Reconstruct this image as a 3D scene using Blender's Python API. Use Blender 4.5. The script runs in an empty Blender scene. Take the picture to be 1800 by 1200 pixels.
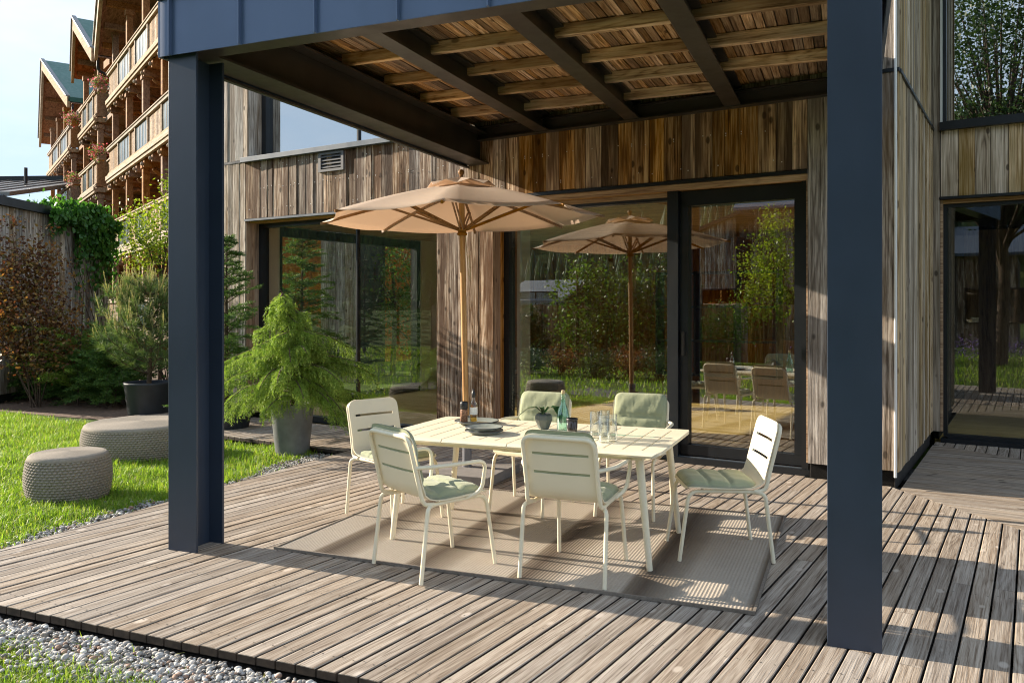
import bpy, bmesh, math, random
import numpy as np
from mathutils import Vector, Matrix, Quaternion

random.seed(7); rng = np.random.default_rng(7)
R = math.radians
scene = bpy.context.scene
COL = scene.collection
PI = math.pi

# ------------------------------------------------------------------ camera
F_PX, CX, CY, CAM_H = 1449.0, 900.0, 540.0, 1.45
cam_data = bpy.data.cameras.new('camera')
cam = bpy.data.objects.new('camera', cam_data); COL.objects.link(cam)
cam.location = (0, 0, CAM_H); cam.rotation_euler = (R(90), 0, 0)
cam_data.sensor_width = 36; cam_data.lens = F_PX / 1800 * 36
cam_data.shift_y = -60 / 1800
cam_data.clip_start = 0.05; cam_data.clip_end = 6000
scene.camera = cam

# ------------------------------------------------------------------ light
SUN_EL = 21.0
SUN_AZ = (-math.cos(R(22.0)), math.sin(R(22.0)))      # horizontal direction towards the sun
world = bpy.data.worlds.new('World'); scene.world = world; world.use_nodes = True
wn = world.node_tree; wn.nodes.clear()
w_out = wn.nodes.new('ShaderNodeOutputWorld'); w_bg = wn.nodes.new('ShaderNodeBackground')
w_sky = wn.nodes.new('ShaderNodeTexSky'); w_sky.sky_type = 'NISHITA'; w_sky.sun_disc = False
w_sky.sun_elevation = R(SUN_EL); w_sky.sun_rotation = math.atan2(SUN_AZ[0], SUN_AZ[1])
w_sky.air_density = 1.0; w_sky.dust_density = 0.6; w_sky.ozone_density = 1.0
w_bg.inputs['Strength'].default_value = 0.15
# thin high cloud, spread evenly over the whole sky
w_tc = wn.nodes.new('ShaderNodeTexCoord'); w_map = wn.nodes.new('ShaderNodeMapping')
w_map.inputs['Scale'].default_value = (1.6, 1.6, 4.5)
w_no = wn.nodes.new('ShaderNodeTexNoise'); w_no.inputs['Scale'].default_value = 1.7
w_no.inputs['Detail'].default_value = 5; w_no.inputs['Roughness'].default_value = 0.55
w_rp = wn.nodes.new('ShaderNodeValToRGB')
w_rp.color_ramp.elements[0].position = 0.40; w_rp.color_ramp.elements[0].color = (0.97, 1.25, 1.62, 1)
w_rp.color_ramp.elements[1].position = 0.70; w_rp.color_ramp.elements[1].color = (1.36, 1.5, 1.7, 1)
w_mx = wn.nodes.new('ShaderNodeMixRGB'); w_mx.inputs['Fac'].default_value = 0.985
wn.links.new(w_tc.outputs['Generated'], w_map.inputs['Vector']); wn.links.new(w_map.outputs['Vector'], w_no.inputs['Vector'])
wn.links.new(w_no.outputs['Fac'], w_rp.inputs['Fac']); wn.links.new(w_rp.outputs['Color'], w_mx.inputs['Color2'])
wn.links.new(w_sky.outputs['Color'], w_mx.inputs['Color1'])
wn.links.new(w_mx.outputs['Color'], w_bg.inputs['Color']); wn.links.new(w_bg.outputs['Background'], w_out.inputs['Surface'])

sun_data = bpy.data.lights.new('sun', 'SUN'); sun_data.energy = 2.4; sun_data.angle = R(0.5)
sun_data.color = (1.0, 0.87, 0.70)
sun = bpy.data.objects.new('sun', sun_data); COL.objects.link(sun)
to_sun = Vector((SUN_AZ[0] * math.cos(R(SUN_EL)), SUN_AZ[1] * math.cos(R(SUN_EL)), math.sin(R(SUN_EL))))
sun.rotation_euler = to_sun.to_track_quat('Z', 'Y').to_euler()
sun.location = (-20, 10, 20)

scene.view_settings.view_transform = 'Standard'; scene.view_settings.look = 'None'
scene.view_settings.gamma = 1; scene.view_settings.use_curve_mapping = False
scene.view_settings.exposure = 2.27
try:
    scene.cycles.max_bounces = 6; scene.cycles.diffuse_bounces = 5; scene.cycles.glossy_bounces = 3; scene.cycles.transmission_bounces = 6; scene.cycles.transparent_max_bounces = 10
    scene.cycles.sample_clamp_indirect = 8; scene.cycles.use_denoising = True; scene.cycles.filter_width = 1.1
except Exception:
    pass

# ------------------------------------------------------------------ frames
# house frame: s to the right along the facade, t into the house;  pergola frame: p along its front, q towards the house
H_ANG, P_ANG = R(-32.3), R(-22.4)
H_O, P_O = Vector((2.51, 7.0, 0)), Vector((-2.06, 4.94, 0))
def HW(s, t, z=0.0):
    return H_O + Vector((math.cos(H_ANG) * s - math.sin(H_ANG) * t, math.sin(H_ANG) * s + math.cos(H_ANG) * t, z))
def PW(p, q, z=0.0):
    return P_O + Vector((math.cos(P_ANG) * p - math.sin(P_ANG) * q, math.sin(P_ANG) * p + math.cos(P_ANG) * q, z))
def W2H(x, y):
    dx, dy = x - H_O.x, y - H_O.y
    return (math.cos(H_ANG) * dx + math.sin(H_ANG) * dy, -math.sin(H_ANG) * dx + math.cos(H_ANG) * dy)
def W2P(x, y):
    dx, dy = x - P_O.x, y - P_O.y
    return (math.cos(P_ANG) * dx + math.sin(P_ANG) * dy, -math.sin(P_ANG) * dx + math.cos(P_ANG) * dy)
def H2P(s, t):
    v = HW(s, t); return W2P(v.x, v.y)
def P2H(p, q):
    v = PW(p, q); return W2H(v.x, v.y)

# ------------------------------------------------------------------ object helpers
def tag(o, label=None, cat=None, group=None, kind=None):
    if label: o['label'] = label
    if cat: o['category'] = cat
    if group: o['group'] = group
    if kind: o['kind'] = kind
    return o
def empty(name, loc=(0, 0, 0), rz=0.0, label=None, cat=None, group=None):
    o = bpy.data.objects.new(name, None); COL.objects.link(o)
    o.location = loc; o.rotation_euler = (0, 0, rz); o.empty_display_size = 0.1
    return tag(o, label, cat, group)
def link_mesh(name, me, mat, parent=None, loc=None, rz=None):
    o = bpy.data.objects.new(name, me); COL.objects.link(o)
    if mat is not None and len(me.materials) == 0:
        me.materials.append(mat)
    if parent is not None: o.parent = parent
    if loc is not None: o.location = loc
    if rz is not None: o.rotation_euler = (0, 0, rz)
    return o
def copy_tree(o, parent=None):
    c = o.copy(); COL.objects.link(c); c.parent = parent
    for ch in list(o.children): copy_tree(ch, c)
    return c
def fast_mesh(name, v, f, smooth=False):
    """v (n,3), f (m,k) arrays -> mesh"""
    v = np.asarray(v, dtype=np.float32); f = np.asarray(f, dtype=np.int32)
    me = bpy.data.meshes.new(name)
    me.vertices.add(len(v)); me.vertices.foreach_set('co', v.ravel())
    k = f.shape[1]
    me.loops.add(f.size); me.loops.foreach_set('vertex_index', f.ravel())
    me.polygons.add(len(f)); me.polygons.foreach_set('loop_start', np.arange(0, f.size, k, dtype=np.int32))
    try:
        me.polygons.foreach_set('loop_total', np.full(len(f), k, dtype=np.int32))
    except Exception:
        pass
    if smooth: me.polygons.foreach_set('use_smooth', np.ones(len(f), dtype=bool))
    me.update(calc_edges=True); me.validate()
    return me
def instance_np(bv, bf, mats, locs):
    n = len(locs); bv = np.asarray(bv); bf = np.asarray(bf)
    v = np.einsum('nij,kj->nki', mats, bv) + locs[:, None, :]
    f = bf[None, :, :] + (np.arange(n) * len(bv))[:, None, None]
    return v.reshape(-1, 3), f.reshape(-1, bf.shape[1])
def rand_rot(n, tilt=PI):
    a = rng.uniform(0, 2 * PI, n); b = rng.uniform(-tilt, tilt, n); c = rng.uniform(0, 2 * PI, n)
    def rz(x):
        m = np.zeros((n, 3, 3)); m[:, 0, 0] = np.cos(x); m[:, 0, 1] = -np.sin(x); m[:, 1, 0] = np.sin(x); m[:, 1, 1] = np.cos(x); m[:, 2, 2] = 1; return m
    def rx(x):
        m = np.zeros((n, 3, 3)); m[:, 0, 0] = 1; m[:, 1, 1] = np.cos(x); m[:, 1, 2] = -np.sin(x); m[:, 2, 1] = np.sin(x); m[:, 2, 2] = np.cos(x); return m
    return rz(a) @ rx(b) @ rz(c)

class MB:
    """collects faces for ONE mesh object"""
    def __init__(self): self.v = []; self.f = []; self.sm = []
    def add(self, vs, fs, smooth=False):
        b = len(self.v); self.v += [tuple(x) for x in vs]
        for q in fs:
            self.f.append(tuple(b + i for i in q)); self.sm.append(smooth)
        return self
    def box(self, x0, x1, y0, y1, z0, z1):
        vs = [(x0,y0,z0),(x1,y0,z0),(x1,y1,z0),(x0,y1,z0),(x0,y0,z1),(x1,y0,z1),(x1,y1,z1),(x0,y1,z1)]
        return self.add(vs, [(0,3,2,1),(4,5,6,7),(0,1,5,4),(1,2,6,5),(2,3,7,6),(3,0,4,7)])
    def hexa(self, vs):
        return self.add(vs, [(0,3,2,1),(4,5,6,7),(0,1,5,4),(1,2,6,5),(2,3,7,6),(3,0,4,7)])
    def bar(self, a, b, w, h, up=(0,0,1)):
        a = Vector(a); b = Vector(b); d = (b - a).normalized(); up = Vector(up)
        if abs(d.dot(up)) > 0.98: up = Vector((1,0,0))
        r = d.cross(up).normalized(); u = r.cross(d).normalized()
        r *= w / 2; u *= h / 2
        return self.hexa([a-r-u, a+r-u, b+r-u, b-r-u, a-r+u, a+r+u, b+r+u, b-r+u])
    def prism(self, poly, z0, z1):
        n = len(poly); vs = [(x,y,z0) for x,y in poly] + [(x,y,z1) for x,y in poly]
        fs = [tuple(range(n-1,-1,-1)), tuple(range(n, 2*n))] + [(i,(i+1)%n,n+(i+1)%n,n+i) for i in range(n)]
        return self.add(vs, fs)
    def tube(self, pts, rad, seg=8, caps=True, smooth=True):
        pts = [Vector(p) for p in pts]; n = len(pts)
        rads = rad if isinstance(rad, (list, tuple)) else [rad] * n
        d0 = (pts[1] - pts[0]).normalized()
        ref = Vector((0,0,1)) if abs(d0.z) < 0.9 else Vector((1,0,0))
        nrm = d0.cross(ref).normalized(); vs = []
        prev = d0
        for i in range(n):
            if i == 0: d = d0
            elif i == n-1: d = (pts[i]-pts[i-1]).normalized()
            else: d = ((pts[i+1]-pts[i]).normalized() + (pts[i]-pts[i-1]).normalized()).normalized()
            nrm = prev.rotation_difference(d) @ nrm; nrm = (nrm - d*nrm.dot(d)).normalized(); prev = d
            bn = d.cross(nrm)
            for k in range(seg):
                t = 2*PI*k/seg; vs.append(pts[i] + (nrm*math.cos(t) + bn*math.sin(t))*rads[i])
        fs = [(i*seg+k, i*seg+(k+1)%seg, (i+1)*seg+(k+1)%seg, (i+1)*seg+k) for i in range(n-1) for k in range(seg)]
        self.add(vs, fs, smooth)
        if caps:
            self.add(vs[:seg], [tuple(range(seg-1,-1,-1))]); self.add(vs[-seg:], [tuple(range(seg))])
        return self
    def lathe(self, prof, seg=24, smooth=True, c=(0,0,0), axis=None):
        vs = []; n = len(prof)
        for r, z in prof:
            for k in range(seg):
                t = 2*PI*k/seg; vs.append((c[0]+max(r,1e-4)*math.cos(t), c[1]+max(r,1e-4)*math.sin(t), c[2]+z))
        fs = [(i*seg+k, i*seg+(k+1)%seg, (i+1)*seg+(k+1)%seg, (i+1)*seg+k) for i in range(n-1) for k in range(seg)]
        return self.add(vs, fs, smooth)
    def build(self, name, mat, parent=None, loc=None, rz=None, bevel=0.0, bseg=2):
        me = bpy.data.meshes.new(name); me.from_pydata(self.v, [], self.f)
        me.polygons.foreach_set('use_smooth', self.sm); me.update()
        o = link_mesh(name, me, mat, parent, loc, rz)
        if bevel:
            m = o.modifiers.new('bevel', 'BEVEL'); m.width = bevel; m.segments = bseg; m.limit_method = 'ANGLE'; m.angle_limit = R(40)
        return o
def fillet(pts, r, n=5):
    pts = [Vector(p) for p in pts]; out = [pts[0]]
    for i in range(1, len(pts)-1):
        a = pts[i-1]-pts[i]; b = pts[i+1]-pts[i]
        rr = min(r, a.length*0.49, b.length*0.49)
        p0 = pts[i]+a.normalized()*rr; p2 = pts[i]+b.normalized()*rr
        for k in range(n+1):
            t = k/n; out.append(p0*(1-t)**2 + pts[i]*2*t*(1-t) + p2*t*t)
    return out + [pts[-1]]
def clip_poly(poly, a, b, c):
    """keep a*x+b*y+c >= 0"""
    out = []
    for i in range(len(poly)):
        P = poly[i]; Q = poly[(i+1) % len(poly)]
        dp = a*P[0]+b*P[1]+c; dq = a*Q[0]+b*Q[1]+c
        if dp >= 0: out.append(P)
        if (dp >= 0) != (dq >= 0):
            t = dp/(dp-dq); out.append((P[0]+(Q[0]-P[0])*t, P[1]+(Q[1]-P[1])*t))
    return out

# ------------------------------------------------------------------ materials
class NT:
    def __init__(self, name):
        self.m = bpy.data.materials.new(name); self.m.use_nodes = True
        self.t = self.m.node_tree; self.t.nodes.clear()
        self.out = self.t.nodes.new('ShaderNodeOutputMaterial')
    def n(self, typ, **kw):
        nd = self.t.nodes.new(typ)
        for k, v in kw.items():
            if hasattr(nd, k) and k not in nd.inputs: setattr(nd, k, v)
            else: self.set(nd, k, v)
        return nd
    def set(self, nd, key, v):
        inp = nd.inputs[key]
        if isinstance(v, bpy.types.NodeSocket): self.t.links.new(v, inp)
        else: inp.default_value = v
    def coord(self, kind='Object'): return self.n('ShaderNodeTexCoord').outputs[kind]
    def vmul(self, vec, s):
        nd = self.n('ShaderNodeMapping'); self.set(nd, 'Vector', vec); nd.inputs['Scale'].default_value = s; return nd.outputs[0]
    def vadd(self, a, b):
        nd = self.n('ShaderNodeVectorMath', operation='ADD'); self.set(nd, 0, a); self.set(nd, 1, b); return nd.outputs[0]
    def math(self, op, a, b=0.0, clamp=False):
        nd = self.n('ShaderNodeMath', operation=op); nd.use_clamp = clamp; self.set(nd, 0, a); self.set(nd, 1, b); return nd.outputs[0]
    def noise(self, vec, scale=1.0, detail=4, rough=0.55, dist=0.0, col=False):
        nd = self.n('ShaderNodeTexNoise'); self.set(nd, 'Vector', vec)
        nd.inputs['Scale'].default_value = scale; nd.inputs['Detail'].default_value = detail
        nd.inputs['Roughness'].default_value = rough; nd.inputs['Distortion'].default_value = dist
        return nd.outputs['Color' if col else 'Fac']
    def ramp(self, fac, stops, interp='LINEAR'):
        nd = self.n('ShaderNodeValToRGB'); cr = nd.color_ramp; cr.interpolation = interp
        while len(cr.elements) < len(stops): cr.elements.new(0.5)
        for e, (p, c) in zip(cr.elements, stops):
            e.position = p; e.color = (c[0], c[1], c[2], 1) if not isinstance(c, (int, float)) else (c, c, c, 1)
        self.set(nd, 'Fac', fac); return nd.outputs['Color']
    def mix(self, fac, a, b, mode='MIX'):
        nd = self.n('ShaderNodeMixRGB', blend_type=mode); self.set(nd, 'Fac', fac)
        for k, x in (('Color1', a), ('Color2', b)):
            if isinstance(x, (tuple, list)): x = (x[0], x[1], x[2], 1)
            self.set(nd, k, x)
        return nd.outputs['Color']
    def bump(self, h, strength=0.3, dist=0.01):
        nd = self.n('ShaderNodeBump'); nd.inputs['Strength'].default_value = strength; nd.inputs['Distance'].default_value = dist
        self.set(nd, 'Height', h); return nd.outputs['Normal']
    def rnd(self): return self.n('ShaderNodeObjectInfo').outputs['Random']
    def island(self): return self.n('ShaderNodeNewGeometry').outputs['Random Per Island']
    def hsv(self, c, h=0.5, s=1.0, v=1.0):
        nd = self.n('ShaderNodeHueSaturation'); self.set(nd, 'Color', c); self.set(nd, 'Hue', h); self.set(nd, 'Saturation', s); self.set(nd, 'Value', v)
        return nd.outputs['Color']
    def bsdf(self, color, rough=0.6, normal=None, metal=0.0, spec=0.5, **kw):
        b = self.n('ShaderNodeBsdfPrincipled')
        if isinstance(color, (tuple, list)): color = (color[0], color[1], color[2], 1)
        self.set(b, 'Base Color', color); self.set(b, 'Roughness', rough); self.set(b, 'Metallic', metal)
        self.set(b, 'Specular IOR Level', spec)
        if normal is not None: self.set(b, 'Normal', normal)
        for k, v in kw.items(): self.set(b, k, v)
        return b.outputs[0]
    def done(self, sh):
        self.t.links.new(sh, self.out.inputs['Surface']); return self.m

def wood(name, axis, dark, mid, light, grain=26.0, along=1.1, rough=0.8, bump=0.5, vary=0.35, stain=0.5, knots=True, spec=0.2, stainc=None, knotc=None, sat=.7):
    g = NT(name); co = g.coord()
    r = g.rnd(); off = g.math('MULTIPLY', r, 61.0)
    comb = g.n('ShaderNodeCombineXYZ')
    for k in 'XYZ': g.set(comb, k, off)
    v = g.vadd(co, comb.outputs[0])
    ax = 'xyz'.index(axis)
    def stretch(c, l):
        q = [c]*3; q[ax] = l; return g.vmul(v, q)
    fine = g.noise(stretch(grain*5.0, along*3.6), 1.0, 3, 0.72, 0.2)
    med = g.noise(stretch(grain*1.9, along*.55), 1.0, 3, 0.6, 0.3)
    bands = g.noise(stretch(grain*0.22, along*0.42), 1.0, 2, 0.5, 0.8)
    rings = g.math('ABSOLUTE', g.math('SINE', g.math('MULTIPLY', bands, 34.0)))
    grainf = g.math('ADD', g.math('ADD', g.math('MULTIPLY', fine, 0.50), g.math('MULTIPLY', med, 0.42)), g.math('MULTIPLY', rings, 0.08))
    col = g.ramp(grainf, [(0.39, dark), (0.49, mid), (0.60, light)])
    sc3 = [8.0]*3; sc3[ax] = 0.8
    st = g.noise(g.vmul(v, sc3), 1.0, 3, 0.6)
    stf = g.ramp(st, [(0.44, 0.0), (0.60, stain)])
    col = g.mix(stf, col, stainc or tuple(x*0.8 for x in dark))
    if knots:
        sc4 = [6.5]*3; sc4[ax] = 3.6
        vo = g.n('ShaderNodeTexVoronoi', feature='F1'); g.set(vo, 'Vector', g.vmul(v, sc4)); vo.inputs['Scale'].default_value = 1.0
        kf = g.ramp(vo.outputs['Distance'], [(0.09, 0.8), (0.15, 0.0)])
        col = g.mix(kf, col, knotc or tuple(x*0.55 for x in dark))
    val = g.math('ADD', g.math('MULTIPLY', r, 2*vary), 1.0 - vary)
    r2 = g.math('FRACT', g.math('MULTIPLY', r, 17.3))
    col = g.hsv(col, 0.5, g.math('ADD', g.math('MULTIPLY', r2, sat), 1.0-sat/2), val)
    return g.done(g.bsdf(col, rough, g.bump(fine, bump, 0.005), spec=spec))

M = {}
M['deck'] = wood('deck wood', 'y', (.165,.125,.093), (.33,.275,.222), (.475,.412,.345), grain=36, along=1.2, vary=.09, stain=.30, bump=.6, stainc=(.18,.135,.10), knotc=(.55,.48,.41), sat=.3)
M['deck_cross'] = wood('deck wood cross', 'x', (.155,.118,.088), (.295,.243,.193), (.43,.37,.305), grain=36, along=1.2, vary=.09, stain=.30, bump=.6, stainc=(.17,.13,.097), sat=.4)
M['clad_grey'] = wood('grey cladding', 'z', (.085,.066,.05), (.305,.252,.205), (.61,.535,.455), grain=26, vary=.26, stain=.65, stainc=(.15,.098,.055), bump=.9)
M['clad_mid'] = wood('weathered cladding', 'z', (.042,.024,.014), (.235,.155,.102), (.60,.50,.40), grain=28, along=1.1, vary=.42, stain=.88, stainc=(.075,.040,.023), bump=.9, sat=.6)
M['clad_brown'] = wood('brown cladding', 'z', (.07,.036,.016), (.37,.21,.098), (.66,.47,.28), grain=26, along=1.0, vary=.45, stain=.85, stainc=(.095,.05,.024))
M['clad_tan'] = wood('tan cladding', 'z', (.12,.076,.043), (.50,.37,.235), (.82,.68,.50), grain=30, along=.7, vary=.36, stain=.65, stainc=(.21,.145,.06))
M['reveal'] = wood('reveal wood', 'z', (.17,.075,.03), (.50,.25,.11), (.66,.39,.20), grain=20, vary=.2, stain=.4)
M['lintel'] = wood('lintel wood', 'x', (.22,.11,.045), (.42,.24,.10), (.58,.37,.18), grain=24, vary=.12, stain=.25, knots=False)
M['joist'] = wood('joist wood', 'x', (.25,.135,.06), (.64,.42,.225), (.82,.62,.39), grain=14, along=1.4, vary=.2, stain=.6, stainc=(.20,.11,.05), sat=.4)
M['roofboard'] = wood('roof board wood', 'y', (.15,.078,.034), (.47,.275,.135), (.72,.50,.30), grain=24, vary=.45, stain=.65, stainc=(.12,.064,.03), sat=.5)
M['chalet'] = wood('chalet wood', 'x', (.15,.075,.038), (.28,.15,.078), (.38,.225,.125), grain=8, along=1, vary=.14, stain=.2, knots=False)
M['chalet_dark'] = wood('chalet dark wood', 'x', (.13,.045,.018), (.30,.115,.045), (.42,.185,.08), grain=7, along=1, vary=.22, stain=.25, knots=False)
M['chalet_rail'] = wood('chalet rail wood', 'x', (.22,.15,.10), (.37,.27,.185), (.48,.37,.265), grain=8, along=1, vary=.14, stain=.2, knots=False)
M['teak'] = wood('teak', 'z', (.30,.14,.045), (.48,.26,.09), (.58,.35,.14), grain=30, vary=.08, stain=.15, knots=False, rough=.5, spec=.4, bump=.15)
M['teak_dark'] = wood('teak rib', 'x', (.16,.07,.02), (.30,.145,.045), (.40,.21,.075), grain=30, vary=.1, stain=.15, knots=False, rough=.55, spec=.3, bump=.15)

def plain(name, col, rough=.5, metal=0, spec=.5, nscale=0, nstr=.1, var=0.0, bscale=None):
    g = NT(name); co = g.coord(); c = col; nm = None
    if var:
        n1 = g.noise(co, nscale or 3.0, 5, .6)
        c = g.mix(g.ramp(n1, [(.35, 0.0), (.7, 1.0)]), tuple(x*(1-var) for x in col), tuple(min(1, x*(1+var)) for x in col))
    if bscale: nm = g.bump(g.noise(co, bscale, 4, .6), nstr, .004)
    if var:
        rough = g.math('ADD', g.math('MULTIPLY', g.noise(g.vmul(co,(3,3,.7)), 2.0, 4, .6), .35), max(.05, rough-.17))
    return g.done(g.bsdf(c, rough, nm, metal, spec))
M['deck_side'] = plain('weathered ends and gap shade', (.045,.032,.023), .9, nscale=20, var=.4)  # dark weathered ends; along the gaps the dark tone paints in shade
M['steel'] = plain('dark blue coated steel', (.029,.044,.073), .42, 0, .5, nscale=1.3, var=.14, bscale=90, nstr=.05)
M['steel_black'] = plain('black coated steel', (.040,.035,.031), .38, 0, .5, nscale=3, var=.25, bscale=60, nstr=.06)
M['fascia'] = plain('blue grey sheet metal', (.10,.145,.245), .36, .2, .5, nscale=.9, var=.12, bscale=5, nstr=.08)
M['black'] = plain('black aluminium', (.010,.013,.017), .35, 0, .5, nscale=4, var=.15)
M['sill'] = plain('grey metal sill', (.10,.12,.145), .45, .2, .5, nscale=3, var=.15)
M['vent'] = plain('grey vent metal', (.10,.10,.105), .5, .1)
M['plinth'] = plain('dark plinth', (.03,.027,.024), .7, nscale=8, var=.3, bscale=60, nstr=.3)
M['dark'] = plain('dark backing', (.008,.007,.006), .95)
M['cream'] = plain('cream powder coat', (.86,.785,.60), .42, 0, .45, nscale=2, var=.03, bscale=400, nstr=.04)
M['white'] = plain('white paint', (.75,.75,.72), .5)
M['whitewall'] = plain('interior plaster', (.62,.60,.55), .8, nscale=2, var=.05)
M['stand'] = plain('grey concrete stand', (.20,.185,.175), .75, nscale=7, var=.18, bscale=60, nstr=.2)
M['standtube'] = plain('grey stand tube', (.17,.17,.185), .45, .1)
M['pot_grey'] = plain('grey planter', (.20,.21,.22), .55, nscale=5, var=.25, bscale=40, nstr=.12)
M['pot_dark'] = plain('dark planter', (.028,.034,.045), .55, nscale=5, var=.25, bscale=40, nstr=.12)
M['soil'] = plain('potting soil', (.03,.02,.013), .95, nscale=30, var=.5, bscale=60, nstr=.8)
M['bark'] = plain('bark', (.10,.065,.04), .9, nscale=20, var=.4, bscale=60, nstr=.8)
M['brass'] = plain('cord', (.5,.4,.22), .7)
M['rope'] = plain('woven rope', (.30,.262,.215), .85, spec=.2, nscale=60, var=.12, bscale=300, nstr=.4)
M['greenroof'] = plain('green sheet roof', (.018,.10,.075), .5, .1, nscale=1, var=.1)
M['greyroof'] = plain('grey metal roof', (.20,.20,.20), .5, .2, nscale=1, var=.12)
M['blueroof'] = plain('blue grey metal roof', (.10,.12,.16), .42, .3, nscale=.5, var=.1)
M['leadglass'] = plain('leaded dark panel', (.05,.085,.085), .18, 0, .7, nscale=3, var=.3)
M['tag'] = plain('white tag', (.7,.75,.8), .7)
M['ceramic'] = plain('grey green stoneware', (.25,.285,.265), .4, nscale=14, var=.2)
M['ceramic_rim'] = plain('dark stoneware', (.045,.052,.058), .35, nscale=14, var=.2)
M['vase'] = plain('dark stoneware vase', (.11,.13,.12), .45, nscale=14, var=.2)
M['cork'] = plain('cork', (.55,.42,.24), .8, nscale=40, var=.2)
M['pepper'] = plain('peppercorn fill', (.32,.16,.09), .6, nscale=90, var=.8)
M['millhead'] = plain('black mill head', (.015,.015,.017), .4)
M['smoke'] = plain('smoked glass cup', (.035,.028,.024), .08, 0, .6)
M['paperlabel'] = plain('paper label', (.82,.80,.74), .8)
M['interior_wood'] = wood('interior panel', 'z', (.13,.055,.02), (.27,.125,.047), (.36,.19,.08), grain=10, vary=.1, stain=.2, knots=False, rough=.6)
M['interior_floor'] = wood('interior floor wood', 'x', (.48,.34,.14), (.66,.50,.23), (.76,.61,.32), grain=14, vary=.1, stain=.2, knots=False, rough=.45, spec=.35)
M['stem'] = plain('woody stem', (.085,.055,.035), .9, nscale=20, var=.4)
M['reed'] = plain('hedge trunk', (.12,.10,.08), .9)

def glass_pane(name, tint, refl, power=5.0):
    g = NT(name)
    tr = g.n('ShaderNodeBsdfTransparent'); tr.inputs['Color'].default_value = (*tint, 1)
    gl = g.n('ShaderNodeBsdfGlossy'); gl.inputs['Roughness'].default_value = 0.0; gl.inputs['Color'].default_value = (.93,.97,.98,1)
    wob = g.noise(g.coord(), 0.55, 1, .4)
    g.set(gl, 'Normal', g.bump(wob, .05, .02))
    lw = g.n('ShaderNodeLayerWeight'); lw.inputs['Blend'].default_value = .5
    fac = g.math('ADD', g.math('MULTIPLY', g.math('POWER', lw.outputs['Facing'], power), 1.0 - refl), refl, clamp=True)
    mx = g.n('ShaderNodeMixShader'); g.set(mx, 0, fac); g.t.links.new(tr.outputs[0], mx.inputs[1]); g.t.links.new(gl.outputs[0], mx.inputs[2])
    return g.done(mx.outputs[0])
M['glass'] = glass_pane('window glass', (.975,.98,.96), .095)
M['glass_door'] = glass_pane('sliding door glass', (.93,.94,.91), .20)
M['glass_up'] = glass_pane('upper window glass', (.25,.28,.28), .52)
def clear_glass(name, col, rough=0.0):
    g = NT(name); b = g.bsdf(col, rough, None, 0, .5, **{'Transmission Weight': 1.0, 'IOR': 1.45}); return g.done(b)
M['tumbler'] = glass_pane('tumbler glass', (.96,.97,.96), .055, 2.2)
M['aqua'] = glass_pane('aqua glass', (.80,.95,.90), .07, 2.6)
M['oil'] = glass_pane('olive oil', (.97,.74,.20), .04)

def leafy(name, cols, rough=.5, trans=.35, spec=.3, tint=None):
    """leaf / needle / blade: colour differs from piece to piece"""
    g = NT(name); isl = g.island()
    c = g.ramp(isl, [(i/(len(cols)-1) if len(cols) > 1 else 0, x) for i, x in enumerate(cols)])
    nz = g.noise(g.coord(), 3.0, 3, .6)
    c = g.hsv(c, 0.5, 1.0, g.math('ADD', g.math('MULTIPLY', nz, .7), .65))
    d = g.bsdf(c, rough, None, 0, spec)
    t = g.n('ShaderNodeBsdfTranslucent'); g.set(t, 'Color', g.mix(1.0, c, tint or (1.25,1.3,.7), 'MULTIPLY'))
    mx = g.n('ShaderNodeMixShader'); mx.inputs[0].default_value = trans
    g.t.links.new(d, mx.inputs[1]); g.t.links.new(t.outputs[0], mx.inputs[2])
    return g.done(mx.outputs[0])
M['grass'] = leafy('grass blades', [(.10,.20,.018),(.17,.31,.026),(.25,.39,.035),(.33,.43,.06),(.20,.34,.03),(.46,.43,.17)], .45, .5)
M['spruce_light'] = leafy('light spruce needles', [(.12,.21,.03),(.21,.33,.05),(.33,.45,.085),(.46,.56,.15)], .5, .35)
M['spruce'] = leafy('spruce needles', [(.035,.09,.022),(.065,.15,.034),(.115,.21,.045),(.19,.28,.065)], .5, .3)
M['spruce_dark'] = leafy('dark spruce needles', [(.022,.065,.022),(.042,.105,.03),(.075,.15,.042)], .5, .3)
M['pine'] = leafy('pine needles', [(.08,.13,.045),(.13,.20,.065),(.20,.27,.10)], .5, .3)
M['candle'] = leafy('pine candles', [(.40,.34,.18),(.52,.46,.26),(.42,.45,.2)], .6, .25)
M['bronze'] = leafy('bronze leaves', [(.07,.035,.022),(.12,.05,.028),(.19,.08,.032),(.12,.12,.035),(.40,.21,.075),(.17,.16,.05)], .45, .35, tint=(1.4,1.0,.6))
M['vine'] = leafy('vine leaves', [(.03,.10,.018),(.055,.16,.025),(.09,.22,.035)], .4, .35)
M['maple'] = leafy('yellow green leaves', [(.13,.20,.02),(.22,.30,.03),(.34,.38,.05)], .45, .45)
M['tree'] = leafy('tree leaves', [(.06,.12,.02),(.115,.195,.032),(.20,.28,.055)], .45, .4)
M['treedark'] = leafy('dark tree leaves', [(.02,.045,.016),(.04,.075,.024),(.07,.11,.035)], .45, .3)
M['feather'] = leafy('feathery fronds', [(.13,.23,.035),(.21,.33,.055),(.32,.43,.08)], .5, .45)
M['flower'] = leafy('pink red flowers', [(.62,.07,.09),(.72,.18,.24),(.78,.36,.42),(.16,.26,.05),(.22,.32,.07),(.12,.2,.04),(.7,.3,.1)], .6, .35, tint=(1,1,1))
M['lavender'] = leafy('lavender flowers', [(.25,.15,.45),(.32,.2,.5),(.07,.12,.03),(.2,.1,.35)], .6, .3, tint=(1,1,1))
M['houseplant'] = leafy('glossy leaf', [(.012,.05,.018),(.02,.075,.025)], .3, .12, spec=.6)
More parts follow.
